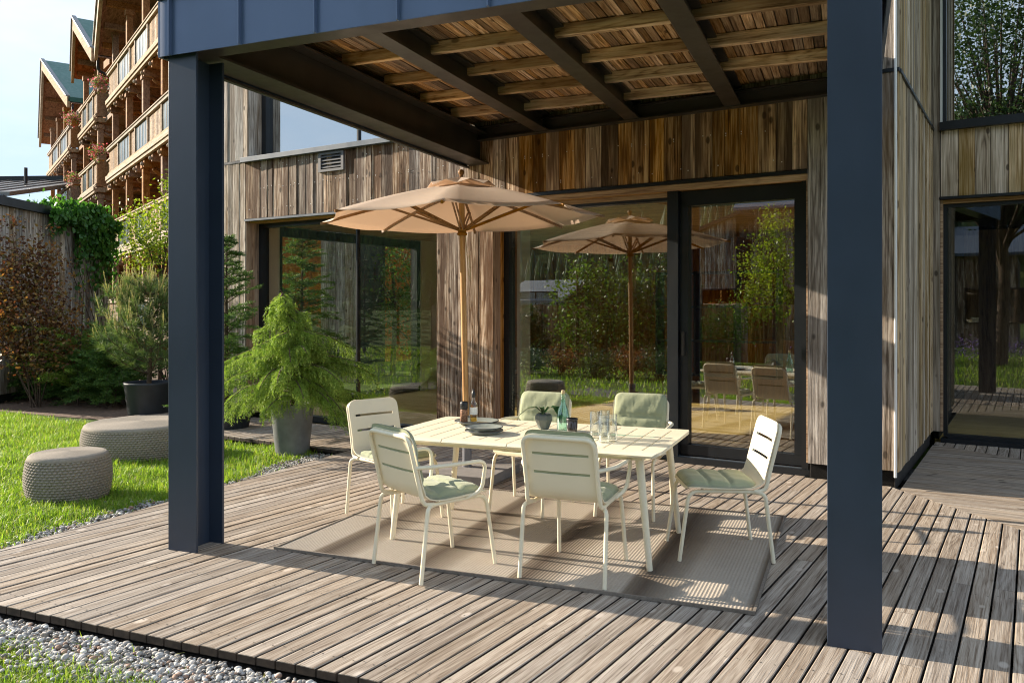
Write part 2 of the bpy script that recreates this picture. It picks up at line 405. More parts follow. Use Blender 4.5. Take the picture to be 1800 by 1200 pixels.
M['chip'] = leafy('bark chips', [(.09,.05,.028),(.17,.10,.058),(.26,.165,.10),(.13,.075,.042)], .9, .0, tint=(1,1,1))

def m_pebble():
    g = NT('pebbles'); isl = g.island()
    c = g.ramp(isl, [(0,(.20,.185,.17)),(.15,(.42,.40,.37)),(.32,(.62,.59,.55)),(.5,(.33,.31,.29)),(.66,(.48,.47,.46)),(.80,(.70,.68,.64)),(.90,(.36,.22,.15)),(.95,(.26,.22,.17))], 'CONSTANT')
    n = g.noise(g.coord(), 120, 3, .6)
    c = g.hsv(c, .5, .9, g.math('ADD', g.math('MULTIPLY', n, .5), .60))
    return g.done(g.bsdf(c, .7, g.bump(n, .2, .002), spec=.35))
M['pebble'] = m_pebble()
def m_ground():
    g = NT('lawn soil'); co = g.coord()
    n = g.noise(co, 2.2, 8, .65); n2 = g.noise(co, .15, 4, .5)
    c = g.ramp(n, [(.3,(.025,.04,.010)),(.55,(.055,.095,.016)),(.75,(.11,.16,.03))])
    c = g.mix(g.ramp(n2, [(.4,0.0),(.7,.5)]), c, (.10,.12,.03))
    return g.done(g.bsdf(c, .9, g.bump(n, .6, .03), spec=.1))
M['ground'] = m_ground()
M['gravelbed'] = plain('gravel bed', (.11,.105,.10), .9, nscale=60, var=.5, bscale=120, nstr=1)
M['mulch'] = plain('bark mulch', (.12,.07,.042), .95, nscale=25, var=.5, bscale=50, nstr=1)
def m_hill():
    g = NT('wooded hill'); co = g.coord()
    n = g.noise(co, .012, 5, .55); n2 = g.noise(co, .16, 6, .7)
    forest = g.ramp(n2, [(.3,(.010,.022,.010)),(.6,(.028,.05,.016)),(.8,(.05,.075,.022))])
    meadow = g.ramp(n2, [(.3,(.085,.11,.03)),(.7,(.17,.17,.06))])
    c = g.mix(g.ramp(n, [(.50,0.0),(.55,1.0)]), forest, meadow)
    return g.done(g.bsdf(c, .95, g.bump(n2, 1.0, 3.0), spec=.05))
M['hill'] = m_hill()
def m_cushion():
    g = NT('sage cushion fabric'); co = g.coord()
    w = g.noise(g.vmul(co, (420,420,420)), 1, 2, .5); n = g.noise(co, 7, 5, .6)
    c = g.mix(n, (.30,.335,.205), (.42,.45,.30))
    h = g.math('ADD', g.math('MULTIPLY', w, .25), g.math('MULTIPLY', g.noise(co, 16, 3, .5, 1.0), .8))
    return g.done(g.bsdf(c, .85, g.bump(h, .28, .008), spec=.15, **{'Sheen Weight': .25}))
M['cushion'] = m_cushion()
def m_canopy():
    g = NT('parasol canvas'); co = g.coord()
    n = g.noise(co, 4, 4, .5); wv = g.noise(g.vmul(co, (300,300,300)), 1, 2, .5)
    c = g.mix(n, (.68,.60,.52), (.74,.66,.58))
    d = g.bsdf(c, .9, g.bump(wv, .12, .003), spec=.1)
    t = g.n('ShaderNodeBsdfTranslucent'); t.inputs['Color'].default_value = (.86,.68,.53,1)
    mx = g.n('ShaderNodeMixShader'); mx.inputs[0].default_value = .45
    g.t.links.new(d, mx.inputs[1]); g.t.links.new(t.outputs[0], mx.inputs[2]); return g.done(mx.outputs[0])
M['canopy'] = m_canopy()
def m_rug():
    g = NT('ribbed outdoor rug'); co = g.coord(); sep = g.n('ShaderNodeSeparateXYZ'); g.set(sep, 0, co)
    x = sep.outputs['X']
    # woven bands across the rug
    b = g.n('ShaderNodeValToRGB'); cr = b.color_ramp
    g.set(b, 'Fac', g.math('FRACT', g.math('ADD', g.math('MULTIPLY', x, 1.0/0.62), .12)))
    stops = [(0,(.43,.38,.32)),(.50,(.43,.38,.32)),(.55,(.19,.155,.12)),(.66,(.115,.09,.07)),(.80,(.22,.185,.148)),(.9,(.30,.26,.21)),(1,(.43,.38,.32))]
    while len(cr.elements) < len(stops): cr.elements.new(.5)
    for e, (p, c) in zip(cr.elements, stops): e.position = p; e.color = (*c, 1)
    n = g.noise(g.vmul(co, (70,220,70)), 1, 3, .6); n2 = g.noise(co, 2.5, 4, .5)
    c = g.hsv(b.outputs['Color'], .5, 1.0, g.math('ADD', g.math('ADD', g.math('MULTIPLY', n, .5), g.math('MULTIPLY', n2, .3)), .6))
    return g.done(g.bsdf(c, .92, g.bump(n, .4, .004), spec=.1))
M['rug'] = m_rug()

# ================================================================== ground
me = fast_mesh('lawn', [(-2500,-2500,-.10),(2500,-2500,-.10),(2500,2500,-.10),(-2500,2500,-.10)], [(0,1,2,3)])
tag(link_mesh('lawn', me, M['ground']), kind='structure')
def flat(name, poly, z, mat):
    mb = MB(); mb.add([(x,y,z) for x,y in poly], [tuple(range(len(poly)))])
    return tag(mb.build(name, mat), kind='structure')
def xy(v): return (v.x, v.y)
flat('gravel_bed', [xy(PW(-3.2,-1.75)), xy(PW(6,-1.75)), xy(PW(6,5)), xy(PW(-1.25,5)), xy(PW(-1.25,-.55)), xy(PW(-3.2,-.55))], -.096, M['gravelbed'])
flat('mulch_bed', [(-14,13.4),(-7.6,12.2),(-5.6,11.3),(-4.6,11.2),(-4.4,13),(-5.5,17),(-8.1,22),(-14,22)], -.092, M['mulch'])

# wooded hill across the valley (seen mirrored in the panes)
def hill_h(s, k, j=0):
    return (104 + 30*math.sin(s*.006+1.1) + 15*math.sin(s*.017) + 5*math.sin(s*.06+k*9)) * math.sin(min(1,k*1.5)*PI/2)
def hill():
    ns, nt = 90, 16; v = []
    for j in range(nt):
        for i in range(ns):
            s = -900 + 1500*i/(ns-1); k = j/(nt-1); tt = -330 - 480*k
            w = HW(s, tt); v.append((w.x, w.y, -1 + hill_h(s,k)))
    f = [(j*ns+i, j*ns+i+1, (j+1)*ns+i+1, (j+1)*ns+i) for j in range(nt-1) for i in range(ns-1)]
    tag(link_mesh('hill', fast_mesh('hill', v, f, True), M['hill']), kind='structure')
    L = []; r = random.Random(3)
    while len(L) < 9000:
        s = r.uniform(-800,350); k = r.random()*.8
        if math.sin(s*.021+2*k)+math.sin(s*.008+k*7+1) + r.uniform(-.3,.3) > .75: continue
        w = HW(s, -330-480*k); L.append((w.x,w.y,-2+hill_h(s,k)))
    L = np.array(L); n = len(L); bv = np.array([(math.cos(i*PI/2.5),math.sin(i*PI/2.5),0) for i in range(5)]+[(0,0,1)]); bf = np.array([(i,(i+1)%5,5) for i in range(5)])
    m = np.zeros((n,3,3)); w = rng.uniform(2.6,4.6,n); m[:,0,0] = w; m[:,1,1] = w; m[:,2,2] = rng.uniform(11,20,n)
    vv, ff = instance_np(bv, bf, m, L)
    tag(link_mesh('far_forest', fast_mesh('far_forest', vv, ff), M['treedark']), 'dark conifer forest on the hill across the valley', 'forest', kind='stuff')
hill()

# ================================================================== deck, board by board
deck = empty('deck', H_O, H_ANG); tag(deck, kind='structure')
def lin(fn):
    c = fn(0,0); a = fn(1,0)-c; b = fn(0,1)-c; return a, b, c
PA = lin(lambda s,t: H2P(s,t)[0]); QA = lin(lambda s,t: H2P(s,t)[1])
DECK_P, DECK_Q, STRIP_T = -.93, -1.02, -1.12
def board(poly, mat, z=0.0, axis='y'):
    """one deck board: thin chamfer on the long edges"""
    n = len(poly)
    if n < 3: return
    area = abs(sum(poly[i][0]*poly[(i+1)%n][1]-poly[(i+1)%n][0]*poly[i][1] for i in range(n)))/2
    if area < .0025: return
    if sum(poly[i][0]*poly[(i+1)%n][1]-poly[(i+1)%n][0]*poly[i][1] for i in range(n)) < 0: poly = poly[::-1]
    cx = sum(x for x,_ in poly)/n; cy = sum(y for _,y in poly)/n
    k = 0 if axis == 'y' else 1
    lo = min(q[k] for q in poly); hi = max(q[k] for q in poly); w = hi-lo; c0 = (lo+hi)/2
    def ins(q):
        q = list(q); q[k] = c0 + (q[k]-c0)*(1-.008/max(w,.02)); return tuple(q)
    dz = random.uniform(-.0015,.0015); tl = random.uniform(-.0012,.0012)
    top = [ins(q) for q in poly]
    def zt(q): return z + dz + tl*(1 if q[k] > c0 else -1)
    vs = [(x,y,z-.036) for x,y in poly] + [(x,y,zt((x,y))-.0035) for x,y in poly] + [(x,y,zt((x,y))) for x,y in top]
    fs = [tuple(range(n-1,-1,-1))] + [tuple(range(2*n,3*n))]
    for i in range(n):
        j = (i+1) % n
        fs += [(i,j,n+j,n+i), (n+i,n+j,2*n+j,2*n+i)]
    o = MB().add(vs, fs).build('board', mat, deck); o.data.materials.append(M['deck_side'])
    o.data.polygons.foreach_set('material_index', [0,0] + [1,0]*n)
PITCH, GAP = .0985, .0098
s0 = -8.6; k = 0
while s0 < 3.8:
    sa, sb = s0 + GAP/2, s0 + PITCH - GAP/2; sm = (sa+sb)/2
    open_ = (-7.08 < sm < -3.96) or (-3.2 < sm < -.02)
    tmax = .13 if open_ else .025
    if sm > .70: tmax = -.05 - 1.035*(sm-.70)
    rect = [(sa,-7.2),(sb,-7.2),(sb,tmax),(sa,tmax)]
    if sm > .70:
        rect = [(sa,-7.2),(sb,-7.2),(sb,-.05-1.035*(sb-.70)),(sa,-.05-1.035*(sa-.70))]
    pc = PA[0]*sm + PA[1]*STRIP_T + PA[2]
    if pc < DECK_P - .02:
        board([(sa,STRIP_T),(sb,STRIP_T),(sb,tmax),(sa,tmax)], M['deck'])
        rect = [(sa,-7.2),(sb,-7.2),(sb,STRIP_T-.004),(sa,STRIP_T-.004)]
    poly = clip_poly(rect, QA[0], QA[1], QA[2]-DECK_Q)
    poly = clip_poly(poly, PA[0], PA[1], PA[2]-DECK_P) if poly else poly
    if len(poly) >= 3:
        lo = min(q[1] for q in poly); hi = max(q[1] for q in poly)
        cuts = []
        if hi - lo > 3.2:
            base = -1.15 if k % 2 else -2.35
            cuts = [base + random.choice([0,0,.62,-.6]) + random.uniform(-.03,.03)]
            if random.random() < .35: cuts.append(cuts[0] + random.choice([-1.9,-2.4]))
        cuts = sorted(c for c in cuts if lo+.3 < c < hi-.2)
        prev = -99
        for c in cuts + [99]:
            pp = clip_poly(poly, 0, 1, -(prev+.002)); pp = clip_poly(pp, 0, -1, c-.002) if pp else pp
            if pp: board(pp, M['deck'])
            prev = c
    s0 += PITCH; k += 1
# screw heads along the bearers
sc = MB()
for kk in range(114):
    sm = -8.6 + kk*PITCH + PITCH/2
    if sm > 2.4: break
    for j in range(9):
        q0 = -.9 + j*.62; t = (q0 - QA[2] - QA[0]*sm)/QA[1]
        p0 = PA[0]*sm + PA[1]*t + PA[2]
        if p0 < DECK_P + .04 or t > 0 or (sm > .70 and t > -.09-1.035*(sm-.70)): continue
        for dx in (-.027,.027):
            x, y = sm+dx+random.uniform(-.003,.003), t+random.uniform(-.008,.008); r = .0042
            sc.add([(x+r*math.cos(a*PI/3),y+r*math.sin(a*PI/3),.0022) for a in range(6)],[(0,1,2,3,4,5)])
tag(sc.build('screw_heads', plain('screw heads',(.10,.09,.08),.5,.5), deck), kind='stuff')
# the wedge on the right: narrower boards laid along the facade, and a strip of short boards under the side window
def up_t(s): return 2.50 - .64*(s-.74)
tt = -3.6
while tt < 2.5:
    ta, tb = tt + .004, tt + .064
    rect = [(.725,ta),(4.5,ta),(4.5,tb),(.725,tb)]
    pp = clip_poly(rect, 1.035, 1.0, .05 - .70*1.035 - .006)
    pp = clip_poly(pp, -.64, -1.0, 2.50 + .64*.74 - .006) if pp else pp
    if pp: board(pp, M['deck_cross'], axis='x')
    tt += .068
sx = .725
while sx < 4.4:
    a, b = sx + .004, sx + .0985 - .004
    board([(a,up_t(a)),(b,up_t(b)),(b,2.70),(a,2.70)], M['deck'])
    sx += .0985
# dark bearers below the boards
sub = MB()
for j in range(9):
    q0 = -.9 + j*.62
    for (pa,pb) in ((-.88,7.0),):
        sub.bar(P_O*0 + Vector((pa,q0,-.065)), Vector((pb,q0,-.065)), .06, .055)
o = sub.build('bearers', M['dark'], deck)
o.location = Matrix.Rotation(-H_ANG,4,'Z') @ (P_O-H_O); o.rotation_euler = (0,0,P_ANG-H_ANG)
o = MB().box(-8.6,3.8,-1.05,.02,-.095,-.05).build('bearer_shadow', M['dark'], deck); o.name = 'under_deck_shade'  # added dark slab standing in for the shade under the boards

# ================================================================== house
house = empty('timber_house', H_O, H_ANG, 'weathered timber clad house with dark framed glass doors behind the terrace', 'house')
FLASH = 3.345
def clad_run(axis, a0, a1, z0, z1, plane, mat, wmin=.10, wmax=.19, face=-1, last=None, thick=.026, gap=.005, name='cladding_board', jit=.0065):
    """vertical boards side by side along s (axis 's', facing -t) or along t (axis 't', facing +s)"""
    x = a0
    while x < a1 - .01:
        w = random.uniform(wmin, wmax)
        if a1 - (x+w) < wmin*.6: w = a1 - x
        pr = random.uniform(0, jit); zz = random.uniform(0,.006)
        mb = MB()
        if axis == 's':
            tl = random.uniform(-1,1)*jit*.8; a, b = x+gap/2, x+w-gap/2
            mb.hexa([(a,plane-pr-jit+tl,z0+zz),(b,plane-pr-jit-tl,z0+zz),(b,plane+thick,z0+zz),(a,plane+thick,z0+zz),(a,plane-pr-jit+tl,z1),(b,plane-pr-jit-tl,z1),(b,plane+thick,z1),(a,plane+thick,z1)])
        else: mb.box(plane-thick, plane+pr, x+gap/2, x+w-gap/2, z0+zz, z1)
        m = mat(x) if callable(mat) else mat
        mb.build(name, m, house)
        x += w
core = MB()
core.box(-7.74,-7.10,.03,.20,.0,7.0); core.box(-7.10,-3.90,.03,.20,2.60,3.36); core.box(-3.94,-3.22,.03,.30,.0,3.36)
core.box(-3.22,.0,.03,.20,2.60,3.36); core.box(0.02,.67,.03,.30,.0,7.0); core.box(-4.2,.02,.03,.2,3.36,7.0)
core.box(.50,.67,.30,2.9,.0,7.0); core.box(.72,6.0,2.72,2.9,2.62,3.36); core.box(-7.74,6.0,.2,9.0,6.9,7.0)
core.box(-7.74,.6,.2,8.0,2.66,3.30); core.box(.67,6.0,2.9,8.0,2.66,3.30); core.box(-7.74,.6,6.35,6.5,0,6.9); core.box(.6,6.0,7.0,7.2,0,6.9)
core.box(-7.6,-7.45,4.0,6.4,0,6.9); core.box(-7.74,-7.5,.2,6.4,3.3,6.9); core.box(5.9,6.0,2.72,7.0,0,6.9)
core.build('wall_core', M['dark'], house)
M['clad_up'] = M['clad_grey']
clad_run('s', -7.76, -7.09, .10, FLASH, 0, M['clad_grey'], .07, .13)
clad_run('s', -7.09, -3.95, 2.60, FLASH, 0, M['clad_mid'], .10, .17)
clad_run('s', -3.95, -3.20, .06, FLASH, 0, M['clad_mid'], .11, .17)
clad_run('s', -3.20, .0, 2.62, FLASH, 0, lambda x: M['clad_brown'] if x > -3.0 else M['clad_mid'], .11, .18)
clad_run('s', .0, .70, .13, FLASH, 0, M['clad_grey'], .33, .36)
clad_run('s', -7.76, -7.04, FLASH+.03, 7.0, 0, M['clad_grey'], .12, .18)
clad_run('s', -4.2, .70, FLASH+.03, 7.0, 0, M['clad_grey'], .15, .25)
clad_run('t', .0, 2.69, .12, FLASH, .70, M['clad_tan'], .045, .12, jit=.014)
clad_run('t', .0, 2.69, FLASH+.03, 7.0, .70, M['clad_tan'], .045, .12, jit=.014)
clad_run('s', .78, 4.6, 2.63, FLASH, 2.68, M['clad_tan'], .13, .17)
clad_run('s', .705, .775, .12, 7.0, 2.66, M['clad_tan'], .07, .08)
# left end fin
for t0 in (.03, .22, .42, .60):
    MB().box(-7.775,-7.745,t0,t0+.17,.10,FLASH).build('cladding_board', M['clad_grey'], house)
# nail heads in the cladding
nl = MB()
for i in range(150):
    x = random.uniform(-7.0,-.05); z = random.choice([2.70,2.72,2.98,3.0,3.24,3.27]); x = round(x/.07)*.07
    nl.box(x-.004,x+.004,-.0225,-.0195,z-.004,z+.004)
tag(nl.build('nail_heads', M['white'], house), kind='stuff')
# flashings, sills, plinths
def part(name, mat, *b, bevel=0): return MB().box(*b).build(name, mat, house, bevel=bevel)
part('flashing', M['black'], -7.78,-7.12,-.016,.03,FLASH,FLASH+.028)
part('flashing', M['black'], -4.28,.715,-.022,.03,FLASH,FLASH+.028)
part('flashing', M['black'], .66,.722,.03,2.66,FLASH,FLASH+.028)
part('window_sill', M['sill'], -7.12,-4.28,-.07,.25,FLASH-.012,FLASH+.052, bevel=.004)
part('window_sill', M['black'], .775,4.6,2.60,2.74,FLASH-.01,FLASH+.075)
part('drip_edge', M['sill'], -7.10,-3.94,-.022,.05,2.572,2.598)
part('drip_edge', M['black'], -3.21,.0,-.022,.05,2.588,2.618)
part('drip_edge', M['black'], .77,4.6,2.63,2.74,2.60,2.628)
part('plinth', M['plinth'], .012,.675,.03,.30,-.03,.128)
part('plinth', M['plinth'], .52,.676,.302,2.66,-.03,.118)
part('plinth', M['plinth'], -7.74,-7.10,.032,.30,-.03,.098)
part('plinth', M['plinth'], -3.94,-3.22,.032,.30,-.03,.058)
MB().tube([(.685,-.022,.085),(.685,-.022,7.0)], .0115, 10).build('lightning_rod', M['white'], house)
# vent grille
vt = MB()
for b in ((-5.74,-5.70,3.09,3.325),(-5.365,-5.325,3.09,3.325),(-5.70,-5.365,3.09,3.12),(-5.70,-5.365,3.295,3.325)): vt.box(b[0],b[1],-.035,.0,b[2],b[3])
vg = vt.build('vent_grille', M['vent'], house)
MB().box(-5.70,-5.365,-.012,-.006,3.12,3.295).build('vent_back', M['dark'], vg)
for i in range(4):
    z = 3.135 + i*.042
    MB().hexa([(-5.70,-.030,z),(-5.365,-.030,z),(-5.365,-.013,z+.022),(-5.70,-.013,z+.022),(-5.70,-.030,z+.006),(-5.365,-.030,z+.006),(-5.365,-.013,z+.028),(-5.70,-.013,z+.028)]).build('slat', M['vent'], vg)
# reveals
GT = .27
for (s, w) in ((-7.09,1),(-3.215,1)):
    for (a,b) in ((.005,.135),(.139,.262)):
        MB().box(s-.02,s+.012,a,b,.06,2.571).build('reveal_board', M['reveal'], house)
for (a,b) in ((.052,.15),(.154,.27)):
    MB().box(-7.075,-3.96,a,b,2.555,2.585).build('soffit_board', M['lintel'], house)
MB().box(-3.20,-.012,.006,.06,2.535,2.586).build('lintel_board', M['lintel'], house)
MB().box(-3.20,-.012,.062,.27,2.545,2.575).build('soffit_board', M['lintel'], house)
MB().box(-3.20,-1.30,.20,.262,2.500,2.543).build('lintel_board', M['lintel'], house)
MB().box(-.012,.012,.006,.26,.13,2.586).build('jamb_board', M['lintel'], house)
MB().box(.775,.80,2.70,2.82,.12,2.60).build('jamb_board', M['lintel'], house)
MB().box(.80,4.6,2.70,2.76,2.56,2.598).build('lintel_board', M['lintel'], house)
# upper window recess, left
for (a,b) in ((.0,.13),(.133,.25)):
    MB().box(-7.055,-7.03,a,b,FLASH+.052,6.5).build('reveal_board', M['clad_grey'], house)
def window(name, frame_boxes, panes, glass, matf=M['black']):
    mb = MB()
    for b in frame_boxes: mb.box(*b)
    w = mb.build(name, matf, house)
    for b in panes: MB().box(*b).build('pane', glass, w)
    return w
window('window', [(-7.02,-6.94,.20,.30,FLASH+.05,6.5),(-6.94,-4.25,.20,.30,FLASH+.05,FLASH+.075),(-5.36,-5.335,.235,.30,FLASH+.075,6.5),(-4.3,-4.2,.2,.3,FLASH+.075,6.5)],
       [(-6.94,-5.362,.262,.270,FLASH+.075,6.5),(-5.333,-4.3,.262,.270,FLASH+.075,6.5)], M['glass_up'])
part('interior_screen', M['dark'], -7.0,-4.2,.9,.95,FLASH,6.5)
window('corner_window', [(-7.078,-7.0,.20,.31,.0,2.553),(-7.0,-3.98,.19,.31,.0,.075),(-7.0,-3.98,.21,.31,2.50,2.553),(-4.03,-3.965,.21,.31,.075,2.50),(-5.372,-5.352,.235,.29,.075,2.50)],
       [(-7.0,-5.373,.262,.270,.075,2.50),(-5.351,-4.03,.262,.270,.075,2.50)], M['glass'])
window('fixed_glazing', [(-3.20,-3.13,.20,.31,.0,2.50),(-3.13,-1.30,.20,.31,.0,.06),(-3.13,-1.30,.21,.31,2.47,2.50)],
       [(-3.13,-1.302,.262,.270,.06,2.47)], M['glass_door'])
dr = window('sliding_door', [(-1.30,-1.195,.10,.33,.055,2.543),(-1.19,-1.115,.15,.25,.07,2.46),(-1.19,-.075,.15,.25,2.40,2.535),(-1.19,-.075,.15,.25,.07,.165),(-.145,-.07,.15,.25,.166,2.40),(-.07,-.014,.09,.33,.055,2.543),(-1.195,-.07,.26,.33,2.40,2.543)],
       [(-1.115,-.145,.196,.204,.165,2.40)], M['glass_door'])
MB().box(-1.165,-1.145,.115,.148,1.0,1.22).build('handle', M['steel_black'], dr)
sl = MB().box(-1.30,.0,.075,.34,.0,.055).build('door_track', M['black'], house)
MB().box(-1.29,-.01,.12,.135,.055,.063).build('rail', M['sill'], sl)
window('side_window', [(.80,.84,2.74,2.84,.06,2.56),(.84,4.6,2.74,2.86,.02,.085),(.84,4.6,2.74,2.84,2.52,2.558)], [(.84,4.6,2.78,2.788,.085,2.52)], M['glass'])
part('door_track', M['black'], .78,4.6,2.68,2.86,-.01,.045)
window('upper_side_window', [(.80,.83,2.70,2.82,FLASH+.075,6.5),(.83,4.6,2.70,2.82,FLASH+.075,FLASH+.10)], [(.83,4.6,2.76,2.768,FLASH+.10,6.5)], M['glass_up'])
part('window_edge', M['white'], .777,.797,2.655,2.70,FLASH+.078,6.5)
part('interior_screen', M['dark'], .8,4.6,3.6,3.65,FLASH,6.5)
# interior of the living room
part('floor', M['interior_floor'], -7.44,.49,.32,6.3,-.06,.012)
part('ceiling', M['lintel'], -7.44,.49,.32,6.3,2.60,2.65)
part('back_wall', M['interior_wood'], -7.44,.49,6.2,6.28,.012,2.6)
part('side_wall', M['interior_wood'], .40,.49,.32,6.2,.012,2.6)
part('end_wall', M['whitewall'], -7.44,-7.30,.32,.76,.012,2.6)
part('end_wall', M['whitewall'], -7.44,-7.30,3.92,6.2,.012,2.6)
window('end_window', [(-7.42,-7.32,.765,.83,.012,2.58),(-7.42,-7.32,3.83,3.915,.012,2.58),(-7.42,-7.32,.83,3.83,.012,.12),(-7.42,-7.32,.83,3.83,2.45,2.58)], [(-7.375,-7.367,.83,3.83,.12,2.45)], M['glass'])
part('blind_side', M['whitewall'], -3.12,-3.06,.34,.52,.02,2.49)
# cabinet, shelf and sofa inside
cab = MB().box(-2.6,.39,5.5,6.19,.012,.95).build('cabinet', M['interior_wood'], house)
sh = MB()
for i in range(4): sh.box(-3.4+i*.62,-3.37+i*.62,4.9,5.2,.4,2.0)
for i in range(4): sh.box(-3.37,-1.54,4.9,5.2,.4+i*.52,.43+i*.52)
sh.build('shelf_rack', M['black'], house)
sof = MB().box(-6.6,-4.9,3.6,4.5,.10,.42).box(-6.6,-4.9,4.3,4.52,.42,.78)
sof.build('sofa', M['steel_black'], house, bevel=.04)
# right wing interior
part('floor', M['interior_floor'], .7,5.8,2.92,6.9,-.06,.005)
part('back_wall', M['interior_wood'], .7,5.8,6.85,6.95,.005,2.6)
part('side_wall', M['dark'], .69,.74,2.92,6.85,.005,2.6)
part('side_shelf', M['black'], 1.9,2.1,4.0,4.3,.005,2.5)

# ================================================================== pergola
perg = empty('pergola', P_O, P_ANG, 'dark steel pergola with timber slatted ceiling over the dining terrace', 'pergola')
TA = lin(lambda p,q: P2H(p,q)[1])
def q_wall(p, t=0.0): return (t - TA[2] - TA[0]*p) / TA[1]
def pm(name, mat, *b, bevel=0): return MB().box(*b).build(name, mat, perg, bevel=bevel)
def ipost(p0, top):
    w, d = .215, .235
    mb = MB().box(p0,p0+w,0,.016,.0,top).box(p0,p0+w,d-.016,d,.0,top).box(p0+w/2-.006,p0+w/2+.006,.016,d-.016,.0,top)
    return mb.build('post', M['steel'], perg, bevel=.002)
ipost(0, 2.952); ipost(3.69, 2.952)
def ibeam(name, p0, w, q0, z0, z1, tf=.015, mat=M['steel_black']):
    mb = MB(); e = -.004
    qa, qb = q_wall(p0, e), q_wall(p0+w, e)
    def slab(pa, pb, za, zb):
        mb.hexa([(pa,q0,za),(pb,q0,za),(pb,q_wall(pb,e),za),(pa,q_wall(pa,e),za),(pa,q0,zb),(pb,q0,zb),(pb,q_wall(pb,e),zb),(pa,q_wall(pa,e),zb)])
    slab(p0,p0+w,z0,z0+tf); slab(p0,p0+w,z1-tf,z1); slab(p0+w/2-.006,p0+w/2+.006,z0+tf,z1-tf)
    return mb.build(name, mat, perg)
ibeam('side_beam', .0, .235, .135, 2.965, 3.29); ibeam('side_beam', 3.68, .235, .135, 2.965, 3.29)
BE = (.83, 1.80, 2.745)
for b0 in BE:
    bo = ibeam('rafter_beam', b0, .145, .135, 3.222, 3.40)
    for q0 in (.8,1.6,2.4,3.1):
        MB().tube([(b0+.11,q0,3.24),(b0+.11,q0,3.252)], .012, 6).build('bolt', M['sill'], bo)
fb = MB().box(-.03,3.945,-.028,.13,2.955,2.972).box(-.03,3.945,.04,.052,2.972,3.27).box(-.03,3.945,-.028,.13,3.27,3.285)
fb.build('front_beam', M['steel_black'], perg)
# sheet metal fascia, panel by panel with standing seams
seams = [-.03, .06] + [.06+.515*i for i in range(1,8)] + [3.945]
for i in range(len(seams)-1):
    a, b = seams[i], seams[i+1]
    if b - a < .03: continue
    mb = MB(); pa, pb = a+.004, b-.004
    mb.add([(pa,-.036,2.942),((pa+pb)/2,-.0385,2.942),(pb,-.036,2.942),(pb,-.036,3.275),((pa+pb)/2,-.0385,3.275),(pa,-.036,3.275)], [(0,1,4,5),(1,2,3,4)], True)
    mb.box(pa,pb,-.034,-.030,2.942,3.275)
    mb.build('fascia_panel', M['fascia'], perg)
    if i: MB().box(a-.005,a+.005,-.062,-.034,2.940,3.276).build('standing_seam', M['fascia'], perg)
pm('fascia_cap', M['black'], -.05,3.965,-.058,.1,3.279,3.30)
pm('fascia_panel', M['fascia'], -.05,-.032,-.03,q_wall(-.05)-.02,2.942,3.275)
pm('fascia_panel', M['fascia'], 3.947,3.965,-.03,q_wall(3.965)-.02,2.942,3.275)
pm('drip_trim', M['steel_black'], -.034,-.004,.0,q_wall(-.02)-.03,2.938,2.955)
# wall beam along the facade
def hp(s,t,z): p,q = H2P(s,t); return (p,q,z)
wb = MB()
for (ta,tb,za,zb) in ((-.10,-.004,3.212,3.224),(-.10,-.004,3.335,3.347),(-.055,-.045,3.224,3.335)):
    wb.hexa([hp(-3.44,ta,za),hp(.44,ta,za),hp(.44,tb,za),hp(-3.44,tb,za),hp(-3.44,ta,zb),hp(.44,ta,zb),hp(.44,tb,zb),hp(-3.44,tb,zb)])
wb.build('wall_beam', M['steel_black'], perg)
# joists between the steel beams
bays = [(.13,BE[0]+.07),(BE[0]+.075,BE[1]+.07),(BE[1]+.075,BE[2]+.07),(BE[2]+.075,3.80)]
for (pa,pb) in bays:
    for i in range(7):
        q0 = .40 + .625*i
        if q0 + .1 > min(q_wall(pa), q_wall(pb)) - .06: continue
        mb = MB(); jz = random.uniform(-.004,.004)
        mb.box(pa,pb,q0-.027,q0+.027,3.325+jz,3.411)
        mb.build('joist', M['joist'], perg, bevel=.004, bseg=1)
# ceiling boards
x = .0
while x < 3.93:
    w = random.uniform(.050,.080); x1 = min(x+w, 3.935); dz = random.uniform(0,.006)
    a, b = x+.004, x1-.004
    mb = MB().hexa([(a,.02,3.412+dz),(b,.02,3.412+dz),(b,q_wall(b)-.01,3.412+dz),(a,q_wall(a)-.01,3.412+dz),(a,.02,3.432),(b,.02,3.432),(b,q_wall(b)-.01,3.432),(a,q_wall(a)-.01,3.432)])
    mb.build('ceiling_board', M['roofboard'], perg); x = x1
rc = MB().hexa([(-.05,-.02,3.434),(3.965,-.02,3.434),(3.965,q_wall(3.965)-.005,3.434),(-.05,q_wall(-.05)-.005,3.434),(-.05,-.02,3.50),(3.965,-.02,3.50),(3.965,q_wall(3.965)-.005,3.50),(-.05,q_wall(-.05)-.005,3.50)])
rc.build('roof_sheet', M['black'], perg)
pm('roof_edge', M['black'], .0,3.93,.0,.018,3.30,3.434); pm('roof_edge', M['black'], -.03,-.012,.0,q_wall(-.03)-.02,3.29,3.434)

